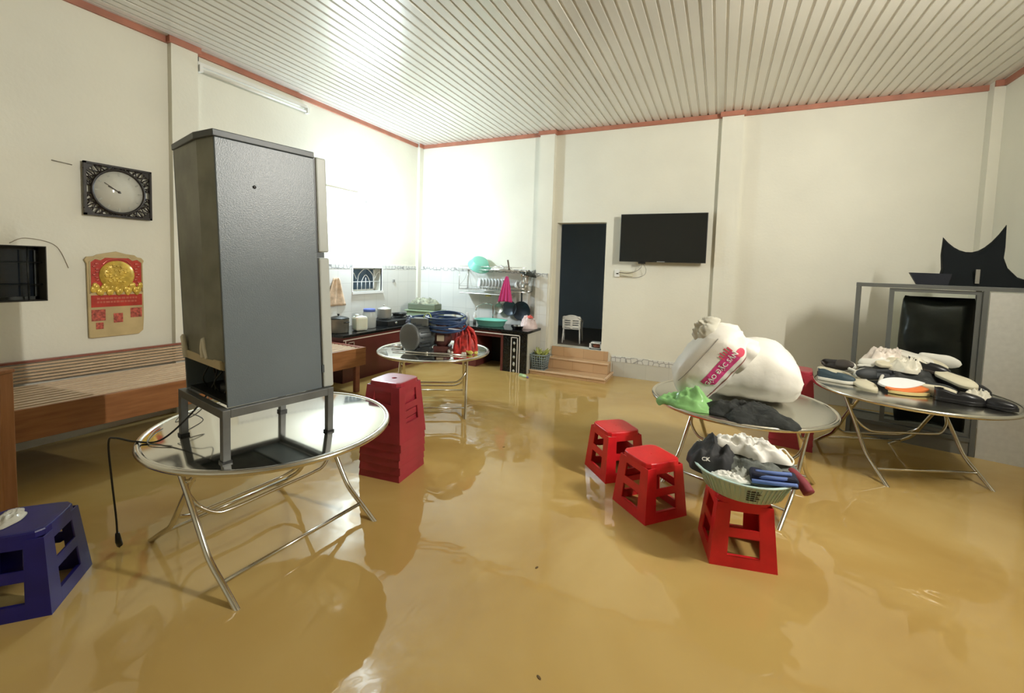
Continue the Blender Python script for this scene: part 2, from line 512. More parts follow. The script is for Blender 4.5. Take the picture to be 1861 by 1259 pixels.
# room beyond the doorway
ROOMD = mat('dim blue grey plaster', (.55, .66, .76), .8)
B = MB()
B.box((-3.4, 8.6, .2), (-.6, 8.7, 2.9)); B.box((-3.5, 6.46, .2), (-3.4, 8.7, 2.9)); B.box((-.6, 6.46, .2), (-.5, 8.7, 2.9))
B.box((-3.5, 6.46, 2.9), (-.5, 8.7, 3.0))
struct(B.obj('wall_far_room', ROOMD))
struct(MB().box((-3.4, YB + .01, .2), (-.6, 8.6, .33)).obj('floor_far_room', mat('dull far room floor', (.16, .13, .10), .4)))

# steps
B = MB()
B.box((-2.37, 5.74, ZF), (-1.295, YB - .1, .055)); B.box((-2.37, YB - .1, ZF), (-1.295, YB - .011, .055))
struct(B.obj('floor_step_1', STEPT, bevel=.006))
struct(MB().box((-2.20, 6.03, .055), (-1.33, YB - .015, .20)).obj('floor_step_2', STEPT, bevel=.006))
struct(MB().box((-2.225, 6.235, .20), (-1.38, YB + .01, .335)).obj('floor_step_3', STEPT, bevel=.004))
NOSE = mat('pale step nosing', (.70, .50, .32), .3)
struct(MB().box((-2.37, 5.725, .045), (-1.285, 5.76, .062)).box((-1.31, 5.75, .045), (-1.285, YB - .02, .062)).obj('trim_9', NOSE))
struct(MB().box((-2.205, 6.015, .19), (-1.32, 6.045, .207)).obj('trim_10', NOSE))

# windows
def window_left():
    f = struct(MB().box((XL - .16, WINL[0], WINL[2]), (XL - .12, WINL[1], WINL[2] + .03)).box((XL - .16, WINL[0], WINL[3] - .03), (XL - .12, WINL[1], WINL[3]))
        .box((XL - .16, WINL[1] - .03, WINL[2]), (XL - .12, WINL[1], WINL[3])).box((XL - .16, WINL[0], WINL[2]), (XL - .12, WINL[0] + .03, WINL[3]))
        .box((XL - .155, 1.25, WINL[2]), (XL - .125, 1.28, WINL[3])).obj('window_1', DARKM))
    struct(MB().box((XL - .145, WINL[0] + .03, WINL[2] + .03), (XL - .14, WINL[1] - .03, WINL[3] - .03)).obj('window_pane', mat('dark night glass', (.012, .016, .022), .06), f))
    B = MB()
    for i in range(5):
        y = WINL[0] + .1 + i * .16
        B.tube([(XL - .06, y, WINL[2]), (XL - .06, y, WINL[3])], .005, 6)
    for z in (1.25, 1.42): B.tube([(XL - .06, WINL[0], z), (XL - .06, WINL[1], z)], .005, 6)
    struct(B.obj('window_grille', DARKM, f))
    S = MB(); S.box((XL - .12, WINL[1] - .006, WINL[2]), (XL + .002, WINL[1], WINL[3]))
    S.box((XL - .12, WINL[0], WINL[2]), (XL + .002, WINL[1], WINL[2] + .006)); S.box((XL - .12, WINL[0], WINL[3] - .006), (XL + .002, WINL[1], WINL[3]))
    struct(S.obj('window_reveal', mat('dark reveal', (.05, .048, .04), .8), f))  # sides, top and bottom of the opening lined in near black
window_left()
def window_kitchen():
    y0, y1, z0, z1 = WINK
    f = struct(MB().box((XL - .16, y0, z0), (XL - .13, y1, z0 + .02)).box((XL - .16, y0, z1 - .02), (XL - .13, y1, z1)).box((XL - .16, y0, z0), (XL - .13, y0 + .02, z1)).box((XL - .16, y1 - .02, z0), (XL - .13, y1, z1)).obj('window_2', WHITEP))
    struct(MB().box((XL - .15, y0, z0), (XL - .145, y1, z1)).obj('window_pane', mat('slate night glass', (.07, .11, .16), .10), f))
    struct(MB().box((XL - .02, y0 - .02, z0 - .035), (XL + .035, y1 + .02, z0)).box((XL - .01, y1, z0), (XL + .018, y1 + .02, z1)).box((XL - .01, y0 - .02, z0), (XL + .018, y0, z1)).box((XL - .01, y0 - .02, z1), (XL + .018, y1 + .02, z1 + .02)).obj('window_sill', WHITEP, f))
    g = MB(); x = XL - .03; c = (y0 + y1) / 2
    def P(u, v): return (x, c + u * .3, z0 + v * .33)
    for u in (-.55, -.28, 0, .28, .55): g.tube([P(u, 0), P(u, .42 if abs(u) > .1 else .6)], .005, 6)
    g.tube([P(-1, .42), P(1, .42)], .005, 6)
    g.tube(bez([P(-.55, .4), P(-.45, .75), P(0, 1.0), P(.45, .75), P(.55, .4)]), .006, 6)
    g.tube(bez([P(-.28, .42), P(-.15, .62), P(0, .72), P(.15, .62), P(.28, .42)]), .005, 6)
    g.tube(bez([P(-.62, .55), P(-.8, .8), P(-.98, .85)]), .005, 6); g.tube(bez([P(.62, .55), P(.8, .8), P(.98, .85)]), .005, 6)
    struct(g.obj('window_grille', WHITEP, f))
window_kitchen()

# ------------------------------------------------------------------ lamps
lf = thing('wall_lamp', 'lit bulb hanging from a thin white batten on the kitchen wall', 'lamp', (XL, 4.4, 2.44))
MB().box((0, -.75, .0), (.035, .42, .03)).obj('batten', WHITEP, lf)
MB().tube(bez([(.02, .38, .0), (.08, .42, -.03), (.15, .42, -.06), (.16, .41, -.11)]), .012, 8).lathe([(.02, 0), (.024, -.05), (.018, -.06)], 12, Matrix.Translation((.16, .41, -.10))).obj('socket', mat('grey socket', (.45, .45, .42), .4), lf)
MB().ball((.16, .41, -.215), (.05, .05, .06), n=20, k=12).obj('bulb', mat('glowing bulb', (1, 1, 1), .3, emit=(.93, .98, 1.0), estr=260), lf)
pl = bpy.data.lights.new('bulb_glow', 'POINT'); pl.energy = BULB_POWER; pl.color = (.66, .84, 1.0); pl.shadow_soft_size = .07
po = bpy.data.objects.new('bulb_glow', pl); COL.objects.link(po); po.parent = lf; po.location = (.27, .41, -.215)

rt = thing('tube_lamp', 'lit tube lamp high on the right wall outside the frame', 'lamp', (XR, 2.5, 3.15))
MB().box((-.04, -.62, -.02), (0, .62, .03)).obj('batten', WHITEP, rt)
MB().tube([(-.07, -.6, 0), (-.07, .6, 0)], .014, 10).obj('tube', mat('glowing tube', (1, 1, 1), .3, emit=(1, .95, .84), estr=25), rt)
al = bpy.data.lights.new('tube_glow', 'AREA'); al.shape = 'RECTANGLE'; al.size = 1.2; al.size_y = .05
al.energy = TUBE_POWER; al.color = (1, .97, .885); al.spread = PI
ao = bpy.data.objects.new('tube_glow', al); COL.objects.link(ao); ao.parent = rt; ao.location = (-.10, 0, -.02)
ao.rotation_euler = Vector((-.97, .20, .05)).to_track_quat('-Z', 'X').to_euler()

ot = thing('tube_lamp', 'unlit white tube lamp on the left wall just under the ceiling', 'lamp', (XL, 3.3, 3.35))
MB().box((0, -.63, .0), (.045, .63, .035)).obj('batten', WHITEP, ot, bevel=.004)
MB().tube([(.055, -.6, -.045), (.055, .6, -.045)], .014, 10).obj('tube', mat('unlit tube glass', (.78, .77, .70), .2), ot)
MB().box((.02, -.63, -.065), (.075, -.60, .0)).obj('end_cap', WHITEP, ot)
MB().box((.02, .60, -.065), (.075, .63, .0)).obj('end_cap', WHITEP, ot)
tag(MB().tube(bez([(XL + .008, 2.69, 3.44), (XL + .012, 2.685, 3.38), (XL + .01, 2.675, 3.33), (XL + .012, 2.69, 3.29)]), .008, 6).obj('lamp_wire', RUBBER),
    'short black wire hanging beside the unlit tube lamp', 'wire')

# ------------------------------------------------------------------ round tables
def round_table(label, c, rad, rz, topm, legc=None, half=.375, H=.66):
    t = thing('round_table', label, 'table', (c[0], c[1], ZF), rz, 'round steel folding tables')
    MB().lathe([(0, H - .012), (rad - .03, H - .012), (rad - .022, H - .010), (rad - .02, H - .002), (rad - .03, H), (0, H)], 96).obj('table_top', topm, t)
    rim = [(rad - .012 + .015 * math.cos(a), H - .010 + .015 * math.sin(a)) for a in [2 * PI * i / 10 for i in range(11)]]
    B = MB()
    B.lathe(rim, 96); B.f = [f for f in B.f if len(f) == 4]; B.sm = [True] * len(B.f); B.mi = [0] * len(B.f)
    B.obj('rim', STEEL, t)
    MB().tube([((rad - .17) * math.cos(2 * PI * k / 64), (rad - .17) * math.sin(2 * PI * k / 64), H - .024) for k in range(64)], .011, 8, True).obj('under_ring', STEEL, t)
    legc = legc or c
    o = Matrix.Rotation(-rz, 3, 'Z') @ Vector((legc[0] - c[0], legc[1] - c[1], 0))
    k = H / .66
    for s, wd in ((-1, half), (1, half - .035)):
        def lp(x, f, z): return (o.x + x, o.y + s * f, z * k)
        for x in (-wd, wd):
            # the leg is straight near the top, crosses the other frame and kicks outwards at the foot
            MB().tube(bez([lp(x, -.105, .64), lp(x, 0, .50), lp(x, .10, .36), lp(x, .185, .235), lp(x, .235, .185), lp(x, .31, .135), lp(x, .42, .06), lp(x, .50, .003)], 6), .0135, 10).obj('leg', STEEL, t)
        MB().tube([lp(-wd, .315, .132), lp(wd, .315, .132)], .010, 8).obj('foot_bar', STEEL, t)
        if s < 0:
            q = wd; MB().tube(bez([lp(-q, .03, .46), lp(-q + .025, .07, .40), lp(-q + .09, .10, .345), lp(-q + .17, .11, .335), lp(0, .11, .335), lp(q - .17, .11, .335), lp(q - .09, .10, .345), lp(q - .025, .07, .40), lp(q, .03, .46)], 5), .010, 8).obj('curved_brace', STEEL, t)
        else:
            q = wd; MB().tube(bez([lp(-q, .15, .29), lp(-q + .03, .185, .25), lp(-q + .10, .215, .215), lp(-q + .18, .22, .21), lp(0, .22, .21), lp(q - .18, .22, .21), lp(q - .10, .215, .215), lp(q - .03, .185, .25), lp(q, .15, .29)], 5), .010, 8).obj('curved_brace', STEEL, t)
    for x in (-half, half):
        x2 = x * (1 - .045 / abs(x))
        MB().tube([(o.x + x, o.y, .50 * k), (o.x + x2, o.y, .50 * k)], .012, 8).obj('hinge_pin', STEEL, t)
    return t
T1 = (-2.18, 1.634); T2 = (-2.70, 3.87); T3 = (.172, 3.543); T4 = (1.385, 4.43)
round_table('round stainless folding table nearest the camera, carrying the grey fridge', T1, .605, R(86.2), TOPM, (-2.197, 1.575), .39)
round_table('round steel folding table by the kitchen counter under the water pump', T2, .585, R(30), TOPM, None, .35)
round_table('round steel folding table holding the two white rice sacks', T3, .595, R(-22.9), TOPM2, (.22, 3.52))
round_table('round steel folding table heaped with shoes in front of the cabinet', T4, .625, R(23.7), TOPM2, (1.35, 4.535), .372, .69)

# ------------------------------------------------------------------ stools
def make_stool(label, col, mm, ht=.41, tw=.130, bw=.166, hole=.003):
    t = thing('plastic_stool', label, 'stool')
    def hw(v): return bw + (tw - bw) * v
    def face_quad(k, u0, u1, v0, v1, B, th=.006):
        # plate on side k between fractions u (-1..1) and v (0..1)
        out = []
        for d in (0, th):
            for (u, v) in ((u0, v0), (u1, v0), (u1, v1), (u0, v1)):
                q = hw(v) - d
                p = Vector((u * q, -q, v * ht)); out.append(Matrix.Rotation(k * PI / 2, 3, 'Z') @ p)
        B.add(out, [(0, 1, 2, 3), (7, 6, 5, 4), (0, 4, 5, 1), (1, 5, 6, 2), (2, 6, 7, 3), (3, 7, 4, 0)])
    # seat with rounded rim and a round hole
    B = MB(); n = 32; q = tw
    def sq(a, r):
        c, s = math.cos(a), math.sin(a); m_ = (abs(c) ** 6 + abs(s) ** 6) ** (1 / 6)
        return (r * c / m_, r * s / m_)
    rings = [(hole, ht - .012), (hole, ht - .001), (q * .9, ht), (q * .985, ht - .002), (q + .001, ht - .008), (q + .003, ht - .03), (q - .004, ht - .03), (q * .9, ht - .012), (hole, ht - .012)]
    vs = []; fs = []
    for r_, z_ in rings:
        for j in range(n):
            a = 2 * PI * j / n + PI / n
            x, y = (r_ * math.cos(a), r_ * math.sin(a)) if r_ < .03 else sq(a, r_)
            vs.append((x, y, z_))
    for i in range(len(rings) - 1):
        for j in range(n): fs.append((i * n + j, i * n + (j + 1) % n, (i + 1) * n + (j + 1) % n, (i + 1) * n + j))
    B.add(vs, fs); B.obj('seat', mm, t, bevel=.0015)
    for k in range(4):
        B = MB()
        # a corner leg is an angle of two tapering plates
        face_quad(k, .50, 1.0, 0, .93, B); face_quad((k + 1) % 4, -1.0, -.50, 0, .93, B)
        B.obj('leg', mm, t, bevel=.002)
    for k in range(4):
        B = MB(); face_quad(k, -.51, .51, .84, .935, B)
        for sgn in (-1, 1):
            pts = [(sgn * .53, .80), (sgn * .53, .73), (sgn * .36, .80)]
        B.obj('side_panel', mm, t)
    for k in range(4):
        B = MB(); face_quad(k, -.51, .51, .52, .63, B); face_quad(k, -.51, .51, .518, .524, B, .02)
        B.obj('cross_rail', mm, t)
    for k in range(4):
        B = MB(); face_quad(k, -.51, .51, .0, .29, B); face_quad(k, -.51, .51, .285, .295, B, .016)
        B.obj('base_rail', mm, t)
    return t
sA = make_stool('small red plastic stool standing farther from the camera in the pair', 'red', RED)
sA.location = (-.637, 3.258, ZF); sA.rotation_euler.z = R(-48); sA['group'] = 'loose red stools in the water'
dup(sA, (-.331, 2.862, ZF), R(-42), 'bright red plastic stool in front of the pair, left of the basket stool')
dup(sA, (.155, 2.635, ZF), R(12), 'red plastic stool under the pale mint basket of clothes')
sK = make_stool('lowest red stool of the tall stack beside the fridge table', 'red', RED_SHADE, hole=.018)
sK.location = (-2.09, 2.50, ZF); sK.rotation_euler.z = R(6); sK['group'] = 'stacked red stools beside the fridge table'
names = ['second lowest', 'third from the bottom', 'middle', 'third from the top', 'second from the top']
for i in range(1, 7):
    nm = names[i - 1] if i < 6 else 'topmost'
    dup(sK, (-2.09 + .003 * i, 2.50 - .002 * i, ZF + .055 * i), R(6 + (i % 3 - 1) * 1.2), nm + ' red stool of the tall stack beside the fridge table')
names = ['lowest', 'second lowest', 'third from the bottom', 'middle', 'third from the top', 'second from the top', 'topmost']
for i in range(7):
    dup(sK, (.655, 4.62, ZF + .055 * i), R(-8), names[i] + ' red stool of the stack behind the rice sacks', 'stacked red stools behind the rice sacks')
sB = make_stool('deep blue plastic stool at the lower left edge of the photo', 'blue', BLUEP, ht=.41, tw=.13, bw=.172)
sB.location = (-2.665, .785, ZF); sB.rotation_euler.z = R(47)
crumple('plastic_bag', CLEARBAG, (-2.70, .745, ZF + .4105), .05, .09, .03, seed=5, rz=R(40))
tag(bpy.data.objects['plastic_bag'], 'small crumpled clear bag lying on the blue stool', 'bag')

# ------------------------------------------------------------------ fridge, stand, cable
FR = thing('refrigerator', 'tall grey two door fridge with its back to the camera, raised on a steel stand', 'fridge', (-1.93, 1.21, .84))
ux = Vector((-.982, .190, 0)); vx = Vector((.190, .982, 0))
tilt = Vector((-.045, -.022, 0))     # the fridge leans a little towards the camera at the top
HF = 1.205; WF = .485; DF = .445; DD = .065
def FP(u, v, z, q=1):
    p = ux * u + vx * v; k = z / HF
    return Vector((p.x + tilt.x * k, p.y + tilt.y * k, z))
def fbox(B, u0, u1, v0, v1, z0, z1):
    vs = [FP(u, v, z) for z in (z0, z1) for (u, v) in ((u0, v0), (u1, v0), (u1, v1), (u0, v1))]
    return B.add(vs, [(3, 2, 1, 0), (4, 5, 6, 7), (0, 1, 5, 4), (1, 2, 6, 5), (2, 3, 7, 6), (3, 0, 4, 7)])
fbox(MB(), 0, .012, 0, DF, .0, HF - .03).obj('side_panel', FRGREY, FR, bevel=.003)
fbox(MB(), WF - .012, WF, 0, DF, 0, HF - .03).obj('side_panel', FRGREY, FR, bevel=.003)
def fpoly(B, pts, z0, z1):
    n = len(pts); vs = [FP(u, v, z0) for u, v in pts] + [FP(u, v, z1) for u, v in pts]
    return B.add(vs, [list(range(n))[::-1], list(range(n, 2 * n))] + [(i, (i + 1) % n, n + (i + 1) % n, n + i) for i in range(n)])
fpoly(MB(), [(.012, 0), (.14, -.018), (WF - .012, .0), (WF - .012, .03), (.012, .03)], .20, HF - .03).obj('back_panel', FRBACK, FR)
fbox(MB(), .012, WF - .012, .03, DF, .20, HF - .03).obj('cabinet_body', FRGREY, FR)
fpoly(MB(), [(-.006, -.008), (.14, -.03), (WF + .006, -.004), (WF + .006, DF), (-.006, DF)], HF - .03, HF).obj('top_cap', FRCAP, FR, bevel=.004)
fbox(MB(), .012, WF - .012, .30, DF, .0, .20).obj('bottom_box', FRGREY, FR)
dl = fbox(MB(), -.004, WF + .004, DF + .008, DF + DD, .0, .675).obj('door', FRDOOR, FR, bevel=.008)
du = fbox(MB(), -.004, WF + .004, DF + .008, DF + DD, .705, HF - .02).obj('door', FRDOOR, FR, bevel=.008)
fbox(MB(), .004, WF - .004, DF, DF + .009, .0, .675).obj('door_seal', DARK, dl)
fbox(MB(), .004, WF - .004, DF, DF + .009, .705, HF - .02).obj('door_seal', DARK, du)
fbox(MB(), .01, .07, DF - .01, DF + .045, .676, .704).obj('hinge', FRCAP, FR)
fbox(MB(), -.004, .0, DF + .002, DF + .014, .08, .12).obj('hinge', FRCAP, FR)
# open compressor bay at the foot of the back
cp = MB().ball(FP(.22, .15, .085), (.085, .075, .075)).tube([FP(.22, .15, .01), FP(.22, .15, .05)], .09, 20).obj('compressor', DARKM, FR)
fbox(MB(), .02, WF - .02, .012, .28, .0, .014).obj('base_plate', DARKM, FR)
tr = MB(); fbox(tr, .03, WF - .03, -.012, .02, .165, .205); fbox(tr, .03, WF - .03, .0, .20, .160, .168)
tr.obj('drip_tray', TAN, FR, bevel=.003)
MB().tube(bez([FP(.20, -.015, .20), FP(.19, -.02, .245), FP(.175, -.018, .285), FP(.165, -.018, .24), FP(.15, -.015, .20)]), .011, 8).obj('hose_clip', WIREW, FR)
MB().tube([FP(.42, -.012, .17), FP(.43, -.018, .27), FP(.43, -.016, .28)], [.014, .012, .006], 8).obj('hose_clip', WIREW, FR)
B = MB()
for i in range(7):
    a0 = (.06 + .05 * i, .06, .02); B.tube(bez([FP(.06 + .05 * i, .05, .02), FP(.08 + .045 * i, .03 + .02 * (i % 3), .07), FP(.05 + .05 * i, .06, .13 - .01 * (i % 2))]), .004, 6)
B.obj('copper_pipes', DARKM, FR)
fbox(MB(), .11, .22, -.0235, -.019, 1.0, 1.13).obj('rating_label', mat('faded dark label', (.07, .075, .06), .6, noise_scale=30, noise_amt=.4), FR) if False else None
MB().ball(FP(-.001, .155, .985), (.004, .008, .008)).obj('screw_plug', DARK, FR)

ST = thing('fridge_stand', 'grey steel stand with four square legs between the fridge and the round table', 'stand', (-1.93, 1.21, .60))
def SP(u, v, z):
    p = ux * u + vx * v; return Vector((p.x, p.y, z))
def sbox(u0, u1, v0, v1, z0, z1):
    vs = [SP(u, v, z) for z in (z0, z1) for (u, v) in ((u0, v0), (u1, v0), (u1, v1), (u0, v1))]
    return MB().add(vs, [(3, 2, 1, 0), (4, 5, 6, 7), (0, 1, 5, 4), (1, 2, 6, 5), (2, 3, 7, 6), (3, 0, 4, 7)])
S0, S1, V0, V1 = -.025, WF + .015, -.03, DF + .05
for (a, b) in ((S0, V0), (S1 - .032, V0), (S0, V1 - .032), (S1 - .032, V1 - .032)):
    l = sbox(a, a + .032, b, b + .032, .006, .205).obj('leg', STANDM, ST, bevel=.002)
    sbox(a - .004, a + .036, b - .004, b + .036, .0, .012).obj('foot_pad', DARK, l)
for (a, b, c, d) in ((S0, S1, V0, V0 + .032), (S0, S1, V1 - .032, V1), (S0, S0 + .032, V0 + .032, V1 - .032), (S1 - .032, S1, V0 + .032, V1 - .032)):
    sbox(a, b, c, d, .20, .238).obj('top_rail', STANDM, ST, bevel=.002)

tag(MB().tube(bez([(-2.30, 1.38, .85), (-2.36, 1.28, .70), (-2.40, 1.18, .612), (-2.49, 1.12, .609), (-2.60, 1.09, .615), (-2.665, 1.09, .58), (-2.67, 1.10, .40), (-2.66, 1.11, .2), (-2.675, 1.12, .09)], 8), .0045, 8)
    .obj('power_cable', RUBBER), 'dark power cable of the fridge hanging off the table edge into the water', 'cable')
MB().tube([(-2.675, 1.12, .10), (-2.69, 1.13, .05), (-2.70, 1.14, .02)], [.009, .014, .013], 10).tube([(-2.70, 1.14, .025), (-2.715, 1.145, .0)], .003, 6).obj('plug', DARK, bpy.data.objects['power_cable'])
tag(MB().tube(bez([(-2.40, 1.30, .62), (-2.44, 1.40, .64), (-2.50, 1.35, .68), (-2.46, 1.28, .66), (-2.38, 1.33, .70), (-2.42, 1.42, .75), (-2.36, 1.36, .82)], 8), .003, 6)
    .tube(bez([(-2.30, 1.18, .606), (-2.42, 1.14, .606), (-2.55, 1.22, .606), (-2.62, 1.30, .608)], 8), .0025, 6)
    .obj('loose_wires', mat('pale thin wire', (.35, .33, .28), .4)), 'tangle of thin wires on the table beside the fridge stand', 'wire')

# ------------------------------------------------------------------ slatted wooden bed
BD = thing('wooden_bed', 'long slatted wooden platform bed along the left wall behind the fridge', 'bed', (-3.9, 1.0, ZF))
ang = math.atan2(.21, 2.8)
BM = Matrix.Rotation(-ang, 3, 'Z')      # local: x = 0 at the front edge, negative towards the wall, y along the bed
def bb(B, a, b): return B.box(a, b, BM.to_4x4())
LB = 2.92; zs = .51 - ZF
n = 10
for i in range(n):
    x1 = -.035 - i * .073
    if i == 0: g = BD
    bb(MB(), (x1 - .046, -.9, zs - .022), (x1, LB - .06, zs)).obj('slat', WOOD_SLAT, BD, bevel=.003)
for i in range(6):
    z1 = zs + .022 + i * .024
    xx = -.785 - i * .004
    bb(MB(), (xx - .016, -.9, z1 - .013), (xx, LB - 1.4, z1 + .002)).obj('back_slat', WOOD_SLAT, BD, bevel=.002)
bb(MB(), (-.775, -.9, zs - .075), (-.03, LB - .06, zs - .06)).obj('gap_shade_sheet', mat('dark slat gap shade', (.055, .03, .018), .7), BD)  # added dark sheet that paints shade into the gaps between the slats
bb(MB(), (-.83, -.9, zs + .155), (-.795, LB - 1.4, zs + .172)).obj('back_rail', WOOD_RED, BD)
bb(MB(), (-.028, -.9, zs - .20), (.0, LB, zs + .006)).obj('front_rail', WOOD_BED, BD, bevel=.003)
bb(MB(), (-.80, LB - .055, zs - .20), (-.029, LB, zs + .006)).obj('end_rail', WOOD_RED, BD, bevel=.003)
bb(MB(), (-.80, -.9, zs - .20), (-.775, LB - .056, zs - .025)).obj('wall_rail', WOOD_RED, BD)
for (x0, y0) in ((-.075, LB - .12), (-.77, LB - .12), (-.075, -.35), (-.77, -.35)):
    bb(MB(), (x0, y0, 0), (x0 + .045, y0 + .06, zs - .023)).obj('leg', WOOD_RED, BD, bevel=.003)
PO = MB().box((-.035, -.03, 0), (.02, .03, .93)).box((-.04, -.035, .93), (.025, .035, .95)).obj('wooden_post', WOOD_POST, loc=(-3.315, .93, ZF), bevel=.004)
PO.rotation_euler.z = R(20)
tag(PO, 'brown wooden post standing in the water at the left edge above the blue stool', 'post')

# ------------------------------------------------------------------ clock, calendar
CK = thing('wall_clock', 'wall clock with black lattice frame and round pale dial', 'clock', (XL, 2.03, 2.03))
B = MB(); hw_, hh = .235, .215
for (a, b) in (((-hw_, -hh), (hw_, -hh + .016)), ((-hw_, hh - .016), (hw_, hh)), ((-hw_, -hh), (-hw_ + .016, hh)), ((hw_ - .016, -hh), (hw_, hh))):
    B.box((.02, a[0], a[1]), (.045, b[0], b[1]))
B.tube([(.034, .182 * math.cos(2 * PI * k / 48), .182 * math.sin(2 * PI * k / 48)) for k in range(48)], .011, 8, True)
for sx_ in (-1, 1):
    for sz_ in (-1, 1):
        for q in range(7):
            a = R(8 + q * 13)
            p0 = (.032, sx_ * .185 * math.cos(a), sz_ * .185 * math.sin(a))
            u = R(4 + q * 14); k = min((hw_ - .008) / max(abs(math.cos(u)), 1e-3), (hh - .008) / max(abs(math.sin(u)), 1e-3))
            p1 = (.032, sx_ * k * math.cos(u + .12 * (1 if q % 2 else -1)) * .98, sz_ * min(hh - .008, k * math.sin(u + .1)) * .98)
            B.tube([p0, p1], .0055, 6)
            if q < 6:
                u2 = R(4 + (q + 1) * 14); k2 = min((hw_ - .008) / max(abs(math.cos(u2)), 1e-3), (hh - .008) / max(abs(math.sin(u2)), 1e-3))
                B.tube([p0, (.03, sx_ * k2 * math.cos(u2) * .97, sz_ * k2 * math.sin(u2) * .97)], .005, 6)
                B.tube([p1, (.03, sx_ * .2 * math.cos(u2), sz_ * .2 * math.sin(u2))], .005, 6)
        cx_, cz_ = sx_ * .19, sz_ * .17
        B.prism([(cx_ - sx_ * .03, cz_ + sz_ * .03), (cx_ + sx_ * .03, cz_ + sz_ * .03), (cx_ + sx_ * .03, cz_ - sz_ * .03)], .026, .036, axis=0)
B.obj('lattice_frame', mat('dark bronze plastic', (.018, .013, .011), .35), CK)
MRX = Matrix.Rotation(PI / 2, 4, 'Y')
MB().lathe([(0, 0), (.178, 0), (.178, .03), (0, .03)], 48, MRX).obj('dial', mat('pale dial', (.60, .59, .52), .12), CK)
for k in range(12):
    MB().box((.0302, -.006, .135), (.0312, .006, .158 if k % 3 else .165), Matrix.Rotation(2 * PI * k / 12, 4, 'X')).obj('hour_mark', mat('faint grey mark', (.36, .36, .31), .5), CK)
B = MB().box((.0312, -.004, -.015), (.033, .004, .085), Matrix.Rotation(R(62), 4, 'X')).lathe([(0, .036), (.010, .036), (.010, .030)], 12, MRX)
B.obj('hour_hand', mat('dark hand', (.05, .035, .02), .4), CK)
MB().box((.033, -.0025, .0), (.0345, .0025, .12), Matrix.Rotation(R(57), 4, 'X')).obj('minute_hand', mat('dark hand', (.05, .035, .02), .4), CK)
# hands should point up and to the left as seen from the room
CL = thing('wall_calendar', 'red and gold embossed calendar board hanging on the left wall', 'calendar', (XL, 2.005, 1.15))
out = [(-.195, -.345), (-.175, -.352), (.15, -.352), (.185, -.32), (.192, -.2), (.19, .27), (.20, .30), (.18, .325), (.15, .33), (.13, .348), (.07, .355), (0, .375), (-.07, .36), (-.13, .345), (-.155, .33), (-.20, .325), (-.215, .30), (-.20, .27)]
MB().prism(out, .006, .022, axis=0).obj('board', CALTAN, CL, bevel=.004)
MB().prism([(-.175, .03), (.175, .03), (.175, .28), (.145, .305), (.11, .295), (.08, .318), (-.08, .318), (-.11, .295), (-.145, .305), (-.175, .28)], .022, .025, axis=0).obj('red_panel', CALRED, CL)
B = MB().lathe([(.125, 0), (.122, .006), (.07, .010), (0, .012)], 32, Matrix.Translation((.025, .0, .172)) @ MRX)
for k in range(46):
    a = random.uniform(0, 2 * PI); r_ = .085 * math.sqrt(random.random())
    B.ball((.036, r_ * math.cos(a), .185 + r_ * math.sin(a)), (.004, .012, .009), n=8, k=5)
for k in range(26):
    B.ball((.027, -.165 + k * .0132, .055 + .03 * math.sin(k * 1.3)), (.007, .02, .03), n=8, k=5)
B.box((.025, -.172, .03), (.0265, .172, .07))
B.obj('gold_emblem', YEL, CL)
B = MB()
for s in (-1, 1):
    for k in range(9):
        B.ball((.026, s * (.142 + .012 * math.sin(k * 2)), .085 + k * .023), (.005, .014, .008), n=8, k=5)
B.tube(bez([(.027, -.10, .262), (.027, -.06, .30), (.027, 0, .308), (.027, .06, .30), (.027, .10, .262)]), .004, 6)
B.obj('raised_figures', mat('rose foil', (.55, .13, .10), .15, .3), CL)
MB().tube([(.024, a, b) for a, b in [(-.182, .02), (-.182, .285), (-.145, .312), (-.11, .302), (-.08, .326), (.08, .326), (.11, .302), (.145, .312), (.182, .285), (.182, .02)]], .004, 6).obj('gold_border', CALRIM, CL)
MB().box((.022, -.178, -.095), (.024, .178, .005)).obj('red_strip', CALRED, CL)
B = MB()
for r_ in range(2):
    x = -.14
    while x < .14:
        ww = random.choice((.014, .02, .026)); B.box((.024, x, -.032 - r_ * .03), (.0246, x + ww, -.016 - r_ * .03)); x += ww + .006
B.obj('strip_lettering', mat('dull rose lettering', (.50, .12, .07), .5), CL)
for a_, b_ in (((-.178, -.21), (-.085, -.115)), ((-.03, -.235), (.035, -.155)), ((.09, -.20), (.175, -.115)), ((-.15, -.28), (-.1, -.225))):
    MB().box((.022, *a_), (.0235, *b_)).obj('seal_stamp', mat('dull red stamp', (.42, .08, .05), .5, noise_scale=55, noise_amt=.6), CL)

# stray marks and nails on the left wall
tag(MB().tube([(XL + .003, 1.62, 2.21), (XL + .003, 1.74, 2.20)], .004, 5).obj('wall_crack', mat('grey scuff', (.28, .26, .21), .8)), 'thin dark scuff on the wall left of the clock', 'mark')
tag(MB().tube(bez([(XL + .003, 1.38, 1.56), (XL + .003, 1.45, 1.60), (XL + .003, 1.55, 1.59), (XL + .003, 1.62, 1.56), (XL + .003, 1.66, 1.50), (XL + .003, 1.70, 1.38)]), .0025, 5).obj('thin_cord', mat('brown cord', (.30, .25, .17), .8)), 'thin brown cord on the wall above the left window', 'cord')

